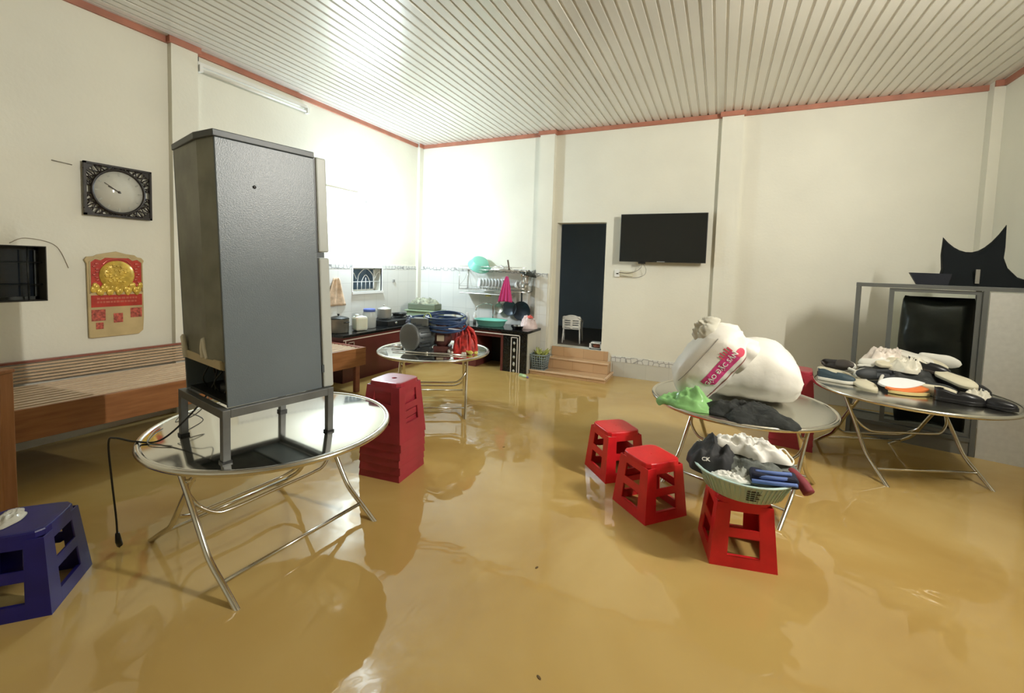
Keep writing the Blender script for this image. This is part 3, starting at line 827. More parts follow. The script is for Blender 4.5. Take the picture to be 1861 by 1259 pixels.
# ------------------------------------------------------------------ television and socket
TV = thing('television', 'black flat television mounted on the back wall right of the doorway', 'television', (-.715, YB, 1.94))
MB().box((-.545, -.125, -.32), (.545, -.085, .32)).obj('case', DARK, TV, bevel=.004)
MB().box((-.535, -.128, -.308), (.535, -.1255, .31)).obj('screen', mat('dark glossy screen', (.012, .013, .012), .12), TV)
MB().box((-.25, -.085, -.2), (.25, -.03, .2)).box((-.1, -.03, -.15), (.1, -.001, .15)).obj('wall_bracket', DARKM, TV)
MB().box((-.05, -.130, -.318), (.05, -.127, -.308)).obj('badge', mat('grey badge', (.3, .3, .3), .3), TV)
MB().box((-.29, -.12, -.345), (-.20, -.09, -.32)).obj('plug_block', DARK, TV)
MB().tube(bez([(-.24, -.10, -.34), (-.26, -.09, -.40), (-.33, -.06, -.45), (-.44, -.04, -.475), (-.56, -.035, -.47)]), .004, 6).tube(bez([(-.23, -.10, -.34), (-.19, -.08, -.42), (-.22, -.05, -.50), (-.36, -.03, -.535), (-.56, -.03, -.50)]), .0028, 6).obj('cable', mat('grey cable', (.22, .21, .18), .5), TV)
SO = thing('power_socket', 'white double socket on the back wall below the television', 'socket', (-1.29, YB, 1.46))
MB().box((-.045, -.03, -.055), (.025, 0, .045)).obj('box', WHITEP, SO, bevel=.004)
MB().box((.025, -.024, -.045), (.20, 0, .03)).obj('cover', mat('yellowed cover', (.66, .62, .47), .5), SO, bevel=.003)
MB().box((-.02, -.034, -.015), (.01, -.03, .0)).obj('slot', DARK, SO)

# ------------------------------------------------------------------ things beyond the doorway
CH = thing('plastic_chair', 'pale plastic armchair in the dark room beyond the doorway', 'chair', (-2.09, 6.80, .33), R(190))
CH.scale = (.60, .60, .56)
B = MB(); B.box((-.21, -.2, .385), (.21, .21, .41)); B.obj('seat', WHITEP, CH, bevel=.01)
B = MB()
for z0_, z1_ in ((.43, .50), (.525, .56), (.585, .62), (.645, .76)):
    for q in range(8):
        a0, a1 = -.22 + q * .055, -.22 + (q + 1) * .055
        ya, yb_ = .23 - .9 * a0 * a0, .23 - .9 * a1 * a1
        B.add([(a0, ya, z0_), (a1, yb_, z0_), (a1, yb_ , z1_), (a0, ya, z1_), (a0, ya + .012, z0_), (a1, yb_ + .012, z0_), (a1, yb_ + .012, z1_), (a0, ya + .012, z1_)], [(0, 1, 2, 3), (4, 5, 6, 7), (0, 1, 5, 4), (2, 3, 7, 6), (1, 2, 6, 5), (0, 3, 7, 4)])
for x_ in (-.21, .0, .21): B.box((x_ - .03, .185 if x_ else .222, .41), (x_ + .03, .205 if x_ else .24, .74))
B.tube(bez([(-.25, -.12, .60), (-.25, .1, .64), (-.22, .2, .70), (-.1, .20, .76), (0, .20, .775), (.1, .20, .76), (.22, .2, .70), (.25, .1, .64), (.25, -.12, .60)]), .022, 8)
B.obj('backrest', WHITEP, CH)
for s in (-1, 1):
    MB().tube([(s * .25, -.14, .60), (s * .235, -.16, .40), (s * .25, -.2, 0)], [.02, .022, .02], 8).obj('leg', WHITEP, CH)
    MB().tube([(s * .21, .18, .42), (s * .23, .24, 0)], [.022, .02], 8).obj('leg', WHITEP, CH)
SB = thing('storage_box', 'white box with a dark opening at the right of the doorway floor', 'box', (-1.585, 6.40, .335))
MB().box((-.09, -.08, 0), (.085, -.07, .018)).box((-.09, -.08, .085), (.085, .06, .10)).box((-.09, -.08, 0), (-.07, .06, .10)).box((.07, -.08, 0), (.085, .06, .10)).box((-.09, .05, 0), (.085, .06, .10)).box((-.09, -.08, 0), (.085, .06, .012)).obj('case', WHITEP, SB)
MB().ball((0, 0, .045), (.055, .04, .03)).obj('contents', mat('reddish contents', (.35, .12, .08), .5), SB)

# ------------------------------------------------------------------ kitchen counter
KC = thing('kitchen_counter', 'corner kitchen counter with black granite top and maroon fronts', 'counter', (0, 0, ZF))
zt = .60 - ZF
CX = -4.10; CY = 5.66; CE = -2.385
top = [(XL + .012, 3.97), (CX, 3.97), (CX, CY), (CE, CY), (CE, YB - .012), (XL + .012, YB - .012)]
wt = MB().prism(top, zt - .035, zt).obj('worktop', GRANITE, KC, bevel=.004)
MB().box((XL + .014, 3.985, 0), (CX - .02, CY + .02, zt - .035)).obj('left_carcass', MAROON, KC)
# right run: granite posts with a dark opening between them
MB().box((-4.10, CY + .03, 0), (-3.22, YB - .02, zt - .035)).obj('right_carcass', MAROON, KC)
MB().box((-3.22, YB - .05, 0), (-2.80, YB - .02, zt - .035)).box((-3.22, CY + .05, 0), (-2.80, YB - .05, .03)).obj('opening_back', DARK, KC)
MB().box((-2.80, CY + .012, 0), (CE - .012, YB - .02, zt - .035)).obj('right_post', GRANITE, KC)
MB().box((-3.22, CY + .02, zt - .12), (-2.80, CY + .04, zt - .035)).obj('opening_lintel', MAROON, KC)
MB().box((-2.80, CY + .006, 0), (-2.765, CY + .0119, zt - .06)).obj('maroon_edge', MAROON, KC)
B = MB()
B.box((CX - .019, 3.99, zt - .075), (CX - .012, CY - .02, zt - .062))
B.box((-3.98, CY + .004, zt - .075), (-2.50, CY + .0115, zt - .062))
B.box((-2.512, CY + .004, 0), (-2.50, CY + .0115, zt - .062))
B.box((-2.64, CY + .004, .0), (-2.63, CY + .0115, zt - .095)); B.box((-2.545, CY + .004, .0), (-2.535, CY + .0115, zt - .095)); B.box((-2.64, CY + .004, zt - .105), (-2.535, CY + .0115, zt - .095))
for y0 in (4.02,):
    B.box((CX - .019, y0, zt - .20), (CX - .012, y0 + .01, zt - .075)); 
    B.box((CX - .019, y0 + .05, zt - .18), (CX - .012, y0 + .058, zt - .10)); B.box((CX - .019, y0 + .14, zt - .18), (CX - .012, y0 + .148, zt - .10)); B.box((CX - .019, y0 + .05, zt - .108), (CX - .012, y0 + .148, zt - .10))
B.obj('pale_strips', TRIMW, KC)
B = MB()
for k in range(5): B.ball((-2.588, CY + .008, .08 + k * .10), (.018, .006, .03 if k % 2 else .02), n=10, k=6)
B.obj('carved_ornament', mat('pale ornament', (.50, .50, .44), .4), KC)
MB().box((CE - .0119, CY + .03, 0), (CE, YB - .1, zt - .036)).obj('tiled_side', GREYT, KC)

# ------------------------------------------------------------------ things on the left run of the counter
def pot(name, label, c, r, h, body, lid=None, handles=True, cat='pot'):
    t = thing(name, label, cat, c)
    MB().lathe([(0, 0), (r * .92, 0), (r, .01), (r, h), (r * 1.04, h + .004), (r * .97, h + .004), (r * .96, .012), (0, .012)], 28).obj('body', body, t)
    if lid: MB().lathe([(r * 1.03, h + .005), (r * .9, h + .018), (r * .4, h + .035), (.012, h + .04), (.012, h + .055), (.018, h + .065), (0, h + .068)], 28).obj('lid', lid, t)
    if handles:
        for s in (-1, 1):
            MB().tube(bez([(s * (r - .004), -.03, h * .8), (s * (r + .03), -.025, h * .82), (s * (r + .03), .025, h * .82), (s * (r - .004), .03, h * .8)]), .006, 6).obj('handle', DARK, t)
    return t
POTM = mat('dull aluminium', (.36, .35, .30), .35, .7, noise_scale=10, noise_amt=.15)
pot('cooking_pot', 'dull metal pot with a dark lid next to the fridge door on the counter', (-4.36, 4.14, .60), .13, .17, POTM, DARKM)
JG = thing('water_can', 'milky white plastic jerrycan left of the blue lidded jar', 'can', (-4.27, 4.42, .60), R(-20))
MB().box((-.075, -.085, 0), (.075, .085, .19)).obj('body', mat('milky plastic', (.72, .74, .62), .35, sss=.2), JG, bevel=.03)
MB().lathe([(.026, .185), (.026, .215), (0, .217)], 16, Matrix.Translation((0, -.04, 0))).obj('cap', WHITEP, JG)
JR = thing('plastic_jar', 'tall clear plastic jar with a blue lid on the counter', 'jar', (-4.35, 4.68, .60))
MB().lathe([(0, 0), (.085, 0), (.09, .01), (.09, .20), (.075, .225), (.075, .235), (.07, .235), (.084, .195), (.084, .012), (0, .008)], 28).obj('body', CLEARP, JR)
MB().lathe([(.081, .225), (.081, .258), (.075, .263), (0, .263)], 28).obj('lid', mat('blue lid', (.10, .15, .45), .35), JR)
GS = thing('gas_stove', 'low black gas stove on the counter behind the jar', 'stove', (-4.40, 5.22, .60))
MB().box((-.2, -.33, 0), (.2, .33, .075)).obj('body', DARK, GS, bevel=.006)
for y in (-.17, .17):
    MB().tube([(0.11 * math.cos(a), y + .11 * math.sin(a), .095) for a in [2 * PI * k / 20 for k in range(20)]], .006, 6, True).tube([(-.11, y, .09), (.11, y, .09)], .005, 6).tube([(0, y - .11, .09), (0, y + .11, .09)], .005, 6).lathe([(.04, .075), (.04, .088), (0, .088)], 16, Matrix.Translation((0, y, 0))).obj('burner', DARKM, GS)
for y in (-.17, .17):
    MB().lathe([(.022, 0), (.02, .02), (0, .02)], 14, Matrix.Translation((.2, y, .04)) @ Matrix.Rotation(PI / 2, 4, 'Y')).obj('knob', CHROME, GS)
pot('soup_pot', 'shiny steel pot with a lid standing on the black gas stove', (-4.42, 5.06, .70), .10, .12, mat('brushed steel', (.6, .6, .56), .4, .5), mat('brushed steel', (.6, .6, .56), .4, .5), False)
pot('frying_pan', 'small dark pan sitting on the far burner of the stove', (-4.42, 5.40, .70), .10, .035, DARKM, None, True, 'pan')
BX = thing('plastic_crate', 'pale green plastic crate at the counter corner', 'crate', (-4.23, 5.80, .60), R(8))
GREENP = mat('dull green plastic', (.30, .38, .24), .4)
MB().prism([(-.27, -.13), (.27, -.13), (.27, .15), (-.27, .15)], .0, .16).obj('body', GREENP, BX, bevel=.02)
MB().box((-.29, -.15, .15), (.29, .17, .175)).obj('rim', GREENP, BX, bevel=.008)
BT = thing('storage_tub', 'olive tub filled with odds and ends on top of the green crate', 'tub', (-4.24, 5.80, .776), R(8))
MB().box((-.24, -.12, 0), (.24, .12, .10)).obj('body', mat('olive plastic', (.15, .18, .12), .45), BT, bevel=.015)
crumple('contents', mat('grey green odds and ends', (.30, .31, .22), .7, noise_scale=20, noise_amt=.6), (0, 0, .095), .23, .11, .10, seed=9, ridge=9, parent=BT)
tag(crumple('clear_bag', CLEARBAG, (-4.50, 5.62, .60), .10, .08, .12, seed=2, ridge=7), 'crumpled clear bag left of the green crate on the counter', 'bag')
tag(MB().lathe([(0, 0), (.03, 0), (.036, .14), (.033, .14), (.028, .006), (0, .006)], 20, Matrix.Translation((-3.82, 6.0, .60))).obj('drinking_glass', mat('cream cup', (.62, .58, .45), .3)), 'tall cream cup on the counter behind the blue hose', 'cup')
tag(MB().lathe([(0, 0), (.05, 0), (.055, .09), (.05, .09), (.045, .006), (0, .006)], 20, Matrix.Translation((-3.66, 6.05, .60))).obj('cup', mat('lime cup', (.5, .55, .25), .35)), 'lime green cup on the counter behind the blue hose', 'cup')

# hanging cloth on the left kitchen wall, beside the fridge door
B = MB(); vs = []; fs = []
for i in range(13):
    for j in range(9):
        z = 1.28 - i * .032; y = 4.40 + (j - 4) * (.012 + .003 * i); vs.append((XL + .03 + .014 * math.sin(j * 1.9 + i * .2), y, z))
for i in range(12):
    for j in range(8): fs.append((i * 9 + j, i * 9 + j + 1, (i + 1) * 9 + j + 1, (i + 1) * 9 + j))
o = B.add(vs, fs, True).obj('hanging_cloth', mat('peach cloth', (.62, .45, .30), .8, noise_scale=14, noise_amt=.3))
o.modifiers.new('s', 'SOLIDIFY').thickness = .004
tag(o, 'peach coloured cloth hanging on the kitchen wall beside the fridge door', 'cloth')
tag(MB().box((XL + .012, 5.56, 1.20), (XL + .03, 5.60, 1.24)).obj('wall_hook', mat('grey hook', (.3, .3, .28), .4)), 'small grey hook on the tiles right of the kitchen window', 'hook')

# ------------------------------------------------------------------ dish rack and things around the sink
DR = thing('dish_rack', 'two tier steel wire dish rack fixed to the kitchen wall', 'rack', (-3.10, YB - .012, 1.13))
B = MB(); x0, x1, dep = -.62, .52, .28
for z, d in ((0, dep), (.31, dep - .02)):
    B.tube([(x0, -.01, z), (x0, -d, z), (x1, -d, z), (x1, -.01, z)], .006, 6); B.tube([(x0, -.01, z), (x1, -.01, z)], .006, 6)
    B.tube([(x0, -d, z + .05), (x1, -d, z + .05)], .004, 6)
    for k in range(24):
        x = x0 + (x1 - x0) * (k + .5) / 24; B.tube([(x, -.01, z), (x, -d, z)], .0025, 5)
for x in (x0, x1):
    for y in (-.012, -dep + .01): B.tube([(x, y, 0), (x, y, .31)], .005, 6)
    B.tube(bez([(x, -.02, .31), (x, -.10, .16), (x, -dep + .01, .05)]), .004, 6)
B.obj('wire_frame', CHROME, DR)
MB().box((x0, -dep + .02, -.07), (x1 - .3, -.04, -.055)).obj('drip_tray', mat('pale steel tray', (.55, .56, .52), .3, .6), DR, bevel=.004)
plate0 = None
for k in range(9):
    M_ = Matrix.Translation((-3.42 + k * .055, YB - .16, 1.222)) @ Matrix.Rotation(R(48), 4, 'Z') @ Matrix.Rotation(R(-82), 4, 'Y')
    lab = ['leftmost', 'second', 'third', 'fourth', 'fifth', 'sixth', 'seventh', 'eighth', 'rightmost'][k] + ' of the white plates standing in the lower tier of the dish rack'
    if plate0 is None:
        plate0 = MB().lathe([(0, 0), (.05, .002), (.085, .016), (.087, .019), (.05, .008), (0, .006)], 28).obj('plate', DISH)
        plate0.matrix_world = M_; o = plate0
    else:
        o = plate0.copy(); COL.objects.link(o); o.matrix_world = M_
    tag(o, lab, 'plate', 'plates in the lower tier of the dish rack')
for k in range(2):
    tag(MB().lathe([(.03, 0), (.035, .004), (.075, .06), (.07, .06), (.03, .01), (0, .008)], 24, Matrix.Translation((-2.80 + k * .07, YB - .15, 1.21)) @ Matrix.Rotation(R(70), 4, 'Y')).obj('bowl', DISH),
        ['white bowl tipped on its side behind the pink towel', 'second white bowl tipped on its side nearer the pans'][k], 'bowl')
MBs = thing('mint_basin', 'mint green plastic basin tipped over on top of the dish rack', 'basin', (-3.42, YB - .17, 1.53))
MBs.rotation_euler = (R(25), R(32), 0)
MB().lathe([(.03, 0), (.12, 0), (.125, .004), (.17, .10), (.18, .105), (.165, .105), (.118, .012), (0, .010)], 32, Matrix.Scale(-1, 4, (0, 0, 1)) @ Matrix.Translation((0, 0, -.06))).obj('body', MINT, MBs)
tag(crumple('pot_lids', CHROME, (-3.05, YB - .16, 1.447), .22, .10, .07, seed=11, ridge=8), 'jumble of steel lids and utensils on the rack top right of the basin', 'utensils')
tag(MB().lathe([(.14, 0), (.12, .03), (.05, .05), (.012, .055), (.012, .07), (0, .072)], 28, Matrix.Translation((-2.60, YB - .16, 1.39)) @ Matrix.Rotation(R(18), 4, 'Y')).obj('pan_lid', DARKM), 'dark round lid resting on the right end of the dish rack', 'lid')
tag(MB().tube([(-2.86, YB - .26, 1.45), (-2.89, YB - .26, 1.60)], [.011, .014], 8).obj('knife_handle', mat('brown handle', (.12, .09, .06), .5)), 'upright dark knife handle above the pink towel', 'knife')
ut = thing('utensil_holder', 'steel holder of spoons and chopsticks at the right end of the rack', 'holder', (-2.625, YB - .20, 1.14))
MB().lathe([(0, 0), (.05, 0), (.055, .12), (.05, .12), (.045, .005), (0, .005)], 20).obj('cup', POTM, ut)
for k in range(7):
    a = k * .9; MB().tube([(.02 * math.cos(a), .02 * math.sin(a), .01), (.05 * math.cos(a), .04 * math.sin(a), .22 + .01 * (k % 3))], .005, 6).ball((.052 * math.cos(a), .041 * math.sin(a), .235), (.014, .008, .02), n=8, k=6).obj('utensil', CHROME if k % 2 else mat('wood spoon', (.45, .28, .15), .6), ut)
# pink towel
B = MB(); vs = []; fs = []; nr_, nc = 16, 15
for i in range(nr_):
    q = i / (nr_ - 1)
    for j in range(nc):
        s = (j / (nc - 1) - .5); wd = .035 + .19 * q ** .8
        vs.append((-2.87 + s * wd - .02 * q, YB - .315 - .018 * math.sin(s * 22) * (.3 + .7 * q), 1.36 - q * .38 - .02 * abs(s)))
for i in range(nr_ - 1):
    for j in range(nc - 1): fs.append((i * nc + j, i * nc + j + 1, (i + 1) * nc + j + 1, (i + 1) * nc + j))
o = B.add(vs, fs, True).obj('pink_towel', mat('raspberry towel', (.58, .05, .20), .85)); o.modifiers.new('s', 'SOLIDIFY').thickness = .006
tag(o, 'raspberry pink towel hanging from the front of the dish rack', 'towel')
def hang_pan(label, x, z, r, mm, hl, rzz=0, name='hanging_pan'):
    t = thing(name, label, 'pan', (x, YB - .05, z)); t.rotation_euler = (R(90), 0, 0)
    MB().lathe([(0, 0), (r * .75, 0), (r, .035), (r * .97, .036), (r * .72, .006), (0, .005)], 28).obj('body', mm, t)
    MB().tube([(0, r * .95, .03), (0, r + hl, .045)], [.012, .014], 8).obj('handle', mm, t)
    return t
hang_pan('largest black frying pan hanging below the right end of the rack', -2.72, .83, .150, mat('blue black pan', (.022, .03, .042), .35, .3), .26)
hang_pan('medium dark pan hanging left of the largest pan', -2.92, .86, .12, mat('grey blue pan', (.05, .065, .08), .35, .3), .2)
hang_pan('small steel pan hanging under the pink towel', -3.10, .85, .08, POTM, .12)
tag(crumple('sponge', mat('yellow sponge', (.62, .58, .22), .8), (-3.24, YB - .20, 1.03), .05, .035, .05, seed=4), 'yellow scouring sponge under the dish rack', 'sponge')
bpy.data.objects['sponge'].location.z = 0
tag(MB().tube(bez([(-3.22, YB - .06, .60), (-3.22, YB - .06, .84), (-3.24, YB - .08, .90), (-3.32, YB - .16, .915), (-3.41, YB - .22, .87), (-3.43, YB - .24, .80)]), .011, 10).lathe([(.03, .0), (.026, .03), (0, .03)], 16, Matrix.Translation((-3.22, YB - .06, .60))).obj('sink_tap', CHROME), 'curved chrome tap over the sink', 'tap')
SK = thing('mint_tub', 'mint green plastic tub in the sink under the tap', 'tub', (-3.10, 5.91, .60))
MB().lathe([(0, 0), (.17, 0), (.18, .006), (.215, .085), (.235, .092), (.235, .098), (.208, .095), (.172, .012), (0, .010)], 40, None, 1.15, .75).obj('body', MINT, SK)
tag(MB().lathe([(0, 0), (.07, 0), (.10, .05), (.108, .052), (.096, .05), (.066, .008), (0, .006)], 28, Matrix.Translation((-2.62, 5.83, .60))).obj('metal_bowl', CHROME), 'small steel bowl on the right end of the counter', 'bowl')
o = crumple('cloth_bundle', mat('pinkish white film', (.75, .60, .58), .5, noise_scale=8, noise_amt=.2), (-2.53, 6.02, .60), .12, .12, .20, seed=14, ridge=6)
tag(o, 'bundle of pink and white bags on the right end of the counter', 'bag')
tag(crumple('red_cloth', mat('coral cloth', (.7, .12, .10), .7), (-2.50, 6.0, .755), .05, .04, .045, seed=3), 'coral red scrap on top of the pink and white bundle', 'cloth')
for k, (x, y) in enumerate(((-3.48, 6.08), (-3.56, 5.98), (-3.50, 5.90))):
    tag(MB().lathe([(0, 0), (.026, 0), (.028, .11), (.012, .14), (.012, .165), (0, .165)], 16, Matrix.Translation((x, y, .60))).obj('bottle', [WHITEP, mat('soap bottle', (.6, .55, .5), .3), CLEARP][k]),
        ['white bottle beside the tap on the counter', 'beige soap bottle left of the tap', 'clear bottle in front of the tap'][k], 'bottle', 'bottles by the sink')

# crate of vegetables on the step, bottle floating
VB = thing('vegetable_basket', 'grey plastic basket of greens standing on the lowest step', 'basket', (-2.265, 5.86, .056))
GB = mat('grey blue plastic', (.22, .27, .28), .4)
B = MB()
for k in range(7):
    z = .01 + k * .033; r_ = .095 + .004 * k
    B.tube([(r_ * max(-1, min(1, 1.25 * math.cos(a))), r_ * max(-1, min(1, 1.25 * math.sin(a))), z) for a in [2 * PI * q / 24 for q in range(24)]], .006, 5, True)
for q in range(24):
    a = 2 * PI * q / 24; c_, s_ = max(-1, min(1, 1.25 * math.cos(a))), max(-1, min(1, 1.25 * math.sin(a)))
    B.tube([(.095 * c_, .095 * s_, .0), (.12 * c_, .12 * s_, .21)], .005, 5)
B.box((-.10, -.10, 0), (.10, .10, .008)); B.tube([(.12 * max(-1, min(1, 1.25 * math.cos(a))), .12 * max(-1, min(1, 1.25 * math.sin(a))), .215) for a in [2 * PI * q / 24 for q in range(24)]], .009, 6, True)
B.obj('lattice_body', GB, VB)
MB().box((-.092, -.092, .01), (.092, .092, .12)).obj('lining', mat('dull grey lining', (.13, .15, .15), .7), VB)
B = MB()
random.seed(3)
for k in range(22):
    a = random.uniform(0, 2 * PI); l = random.uniform(.08, .17)
    p = Vector((random.uniform(-.06, .06), random.uniform(-.06, .06), .12))
    q = p + Vector((math.cos(a) * l * .7, math.sin(a) * l * .5, .12 + random.uniform(0, .07)))
    B.tube([p, (p + q) / 2 + Vector((0, 0, .03)), q], [.006, .014, .003], 6)
gv = B.obj('leafy_vegetables', mat('yellow green leaves', (.34, .38, .10), .6, noise_scale=20, noise_amt=.4))
gv.location = VB.location; tag(gv, 'bunch of yellow green vegetables sticking out of the grey basket', 'vegetables')
FB = thing('floating_bottle', 'small pale green bottle floating by the counter post', 'bottle', (-2.42, 5.53, .012), R(-25))
MB().lathe([(0, 0), (.026, 0), (.028, .10), (.012, .13), (.012, .14)], 16, Matrix.Rotation(PI / 2, 4, 'Y')).obj('body', mat('pale green bottle', (.45, .60, .30), .3), FB)
MB().lathe([(.014, .14), (.014, .16), (0, .16)], 12, Matrix.Rotation(PI / 2, 4, 'Y')).obj('cap', mat('violet cap', (.2, .15, .35), .4), FB)

# ------------------------------------------------------------------ pump, hose, net and rod on the kitchen table
ZT = .601
PU = thing('water_pump', 'grey electric motor with a brown pump body on the kitchen table', 'pump', (-2.77, 3.78, ZT), R(22))
MG = mat('dark grey cast iron', (.07, .08, .085), .4, .3)
RX = Matrix.Rotation(PI / 2, 4, 'Y')
MB().lathe([(0, -.16), (.10, -.16), (.135, -.14), (.14, -.05), (.12, -.045), (.12, .13), (.105, .15), (0, .15)], 32, Matrix.Translation((-.03, -.02, .155)) @ Matrix.Rotation(R(-122), 4, 'Z') @ RX).obj('motor', MG, PU)
B = MB()
Mf = Matrix.Translation((-.03, -.02, .155)) @ Matrix.Rotation(R(-122), 4, 'Z')
for r_ in (.04, .065, .09, .115):
    B.tube([Mf @ Vector((-.1 * 0 + .158, r_ * math.cos(a), r_ * math.sin(a))) for a in [2 * PI * k / 28 for k in range(28)]], .004, 5, True)
for k in range(8):
    a = PI * k / 4; B.tube([Mf @ Vector((.158, .02 * math.cos(a), .02 * math.sin(a))), Mf @ Vector((.156, .12 * math.cos(a), .12 * math.sin(a)))], .003, 5)
B.lathe([(.125, 0), (.14, .01), (.14, .03), (.12, .035)], 32, Mf @ Matrix.Translation((.13, 0, 0)) @ RX)
B.obj('fan_grille', mat('worn grey grille', (.16, .17, .17), .4, .4), PU)
B = MB()
for k in range(16):
    a = 2 * PI * k / 16
    B.cbox((.0, .0, .0), (.20, .008, .03), Mf @ Matrix.Rotation(a, 4, 'X') @ Matrix.Translation((.0, 0, .125)))
B.obj('cooling_fins', MG, PU)
MB().box((-.12, -.08, .26), (.06, .06, .34)).obj('terminal_box', mat('grey box', (.12, .13, .12), .4), PU, bevel=.008)
MB().box((-.16, -.12, 0), (.12, .02, .022)).box((-.13, -.1, .02), (.09, 0, .05)).obj('base', MG, PU)
MB().ball((.19, .04, .14), (.10, .09, .11)).tube([(.19, .04, .22), (.19, .04, .28)], .035, 12).box((.11, -.04, 0), (.28, .12, .05)).obj('pump_body', mat('rusty brown enamel', (.10, .035, .03), .4, noise_scale=12, noise_amt=.4), PU)
MB().box((.15, -.052, .11), (.225, -.046, .17)).obj('plate', mat('tan plate', (.5, .42, .30), .4), PU)
B = MB()
random.seed(5)
for k in range(9):
    pts = []
    for j in range(25):
        a = 2 * PI * j / 24
        rr = .19 + .02 * math.sin(k * 2.1) ; pts.append((-2.60 + (rr + .03) * math.cos(a) * 1.0 + .01 * math.sin(k), 3.92 + .16 * math.sin(a), .845 + .014 * (k % 9) - .035 * math.cos(a + k) * .5 + (.035 * math.sin(a) if k % 2 else 0)))
    B.tube(pts[:-1], .011, 7, True)
for k in range(4):
    B.tube(bez([(-2.70, 3.80 + .03 * k, .80 + .03 * k), (-2.84, 3.70, .90 + .012 * k), (-2.96, 3.74 + .02 * k, .885 + .02 * k), (-3.03, 3.86, .86 + .02 * k), (-2.88, 3.98, .88 + .02 * k), (-2.72, 4.02, .90)]), .011, 7)
hs = B.obj('coiled_hose', mat('blue rubber hose', (.035, .07, .17), .3))
tag(hs, 'thick coil of blue hose lying over the water pump', 'hose')
tag(MB().tube(bez([(-2.83, 3.80, .86), (-2.76, 3.78, .97), (-2.70, 3.78, .985), (-2.68, 3.78, .93), (-2.69, 3.78, .88)]), .006, 6).obj('lime_cord', mat('lime cord', (.45, .58, .15), .4)), 'lime green cord looped over the blue hose', 'cord')
o = crumple('red_net', mat('red netting', (.42, .03, .025), .5, noise_scale=25, noise_amt=.6), (-2.36, 3.93, ZT), .13, .12, .25, seed=21, ridge=6)
tag(o, 'bundle of red netting and straps right of the pump', 'net')
B = MB(); random.seed(31)
for k in range(16):
    a = random.uniform(0, 6.28); h0 = random.uniform(.12, .25)
    p0 = Vector((-2.36 + .03 * math.cos(a), 3.93 + .03 * math.sin(a), ZT + h0 + .02)); b_ = a + random.uniform(-.8, .8); rr = random.uniform(.11, .17)
    p2 = Vector((-2.36 + rr * math.cos(b_), 3.93 + rr * .8 * math.sin(b_), ZT + .012 + random.uniform(0, .05)))
    p1 = (p0 + p2) / 2 + Vector((.03 * math.cos(a), .03 * math.sin(a), .05))
    B.tube(bez([p0, p1, p2], 4), random.choice((.005, .007, .012)), 6)
B.obj('strap', mat('bright red strap', (.55, .035, .03), .4), o)
B = MB(); random.seed(9)
for k in range(14):
    a = random.uniform(0, 6.28); p = Vector((-2.38 + .12 * math.cos(a), 3.87 + .10 * math.sin(a), ZT + .012)); B.ball(p, .016, n=8, k=6)
tag(B.obj('net_floats', mat('pale floats', (.6, .57, .5), .4)), 'string of small pale floats around the foot of the red netting', 'floats')
tag(MB().tube([(-2.97, 3.53, ZT + .012), (-2.62, 3.62, ZT + .012), (-2.22, 3.74, ZT + .012)], [.009, .010, .010], 8).lathe([(0, 0), (.015, 0), (.015, .03), (0, .03)], 12, Matrix.Translation((-2.63, 3.617, ZT + .012)) @ Matrix.Rotation(R(19), 4, 'Z') @ RX).obj('metal_rod', CHROME), 'thin steel rod lying along the front of the kitchen table', 'rod')
tag(MB().tube([(-3.12, 3.70, ZT + .02), (-3.00, 3.70, ZT + .02)], [.016, .018], 8).tube([(-3.00, 3.70, ZT + .02), (-2.97, 3.71, ZT + .02)], .024, 10).obj('hand_tool', CHROME), 'short steel tool at the left edge of the kitchen table', 'tool')
tag(MB().ball((-2.24, 3.84, ZT + .022), (.035, .02, .02)).ball((-2.19, 3.87, ZT + .02), (.02, .025, .018)).tube(bez([(-2.31, 3.87, ZT + .06), (-2.28, 3.84, ZT + .03), (-2.24, 3.84, ZT + .02)]), .010, 6).obj('yellow_connector', mat('yellow plastic', (.62, .52, .12), .4)), 'yellow hose connector at the right edge of the kitchen table', 'connector')

# ------------------------------------------------------------------ rice sacks, green bag, black cloth
def pillow(name, L, Wd, T, mm, seed=0, pinch=.55, n=48, k=32, gather=0, flat=None):
    """stuffed sack lying along X: pinched corners, sagging middle"""
    B = MB(); vs = []; fs = []
    for i in range(k + 1):
        u = -1 + 2 * i / k
        prof = (1 - abs(u) ** 3.2) ** .5
        wprof = pinch + (1 - pinch) * prof
        if gather and u > .55:
            g = (u - .55) / .45; wprof *= 1 - gather * g * g * (3 - 2 * g)
        for j in range(n):
            a = 2 * PI * j / n
            c_, s_ = math.cos(a), math.sin(a)
            y = Wd * wprof * math.copysign(abs(c_) ** .9, c_)
            tt = T * (prof * .96 + .03)
            z = tt * math.copysign(abs(s_) ** .85, s_)
            edge = 1 - abs(c_) ** 8 * .0
            d = .012 * fbm(u * 3 + seed, c_ * 2, s_ * 2 + seed, 3)
            x = L * u * (1 - .06 * (1 - abs(c_)) * abs(u))
            z += d
            if flat is not None and z < flat: z = flat + (z - flat) * .15
            vs.append((x, y + d * .7, z))
    for i in range(k):
        for j in range(n): fs.append((i * n + j, i * n + (j + 1) % n, (i + 1) * n + (j + 1) % n, (i + 1) * n + j))
    fs.append(list(range(n))[::-1]); fs.append([k * n + j for j in range(n)])
    return B.add(vs, fs, True)
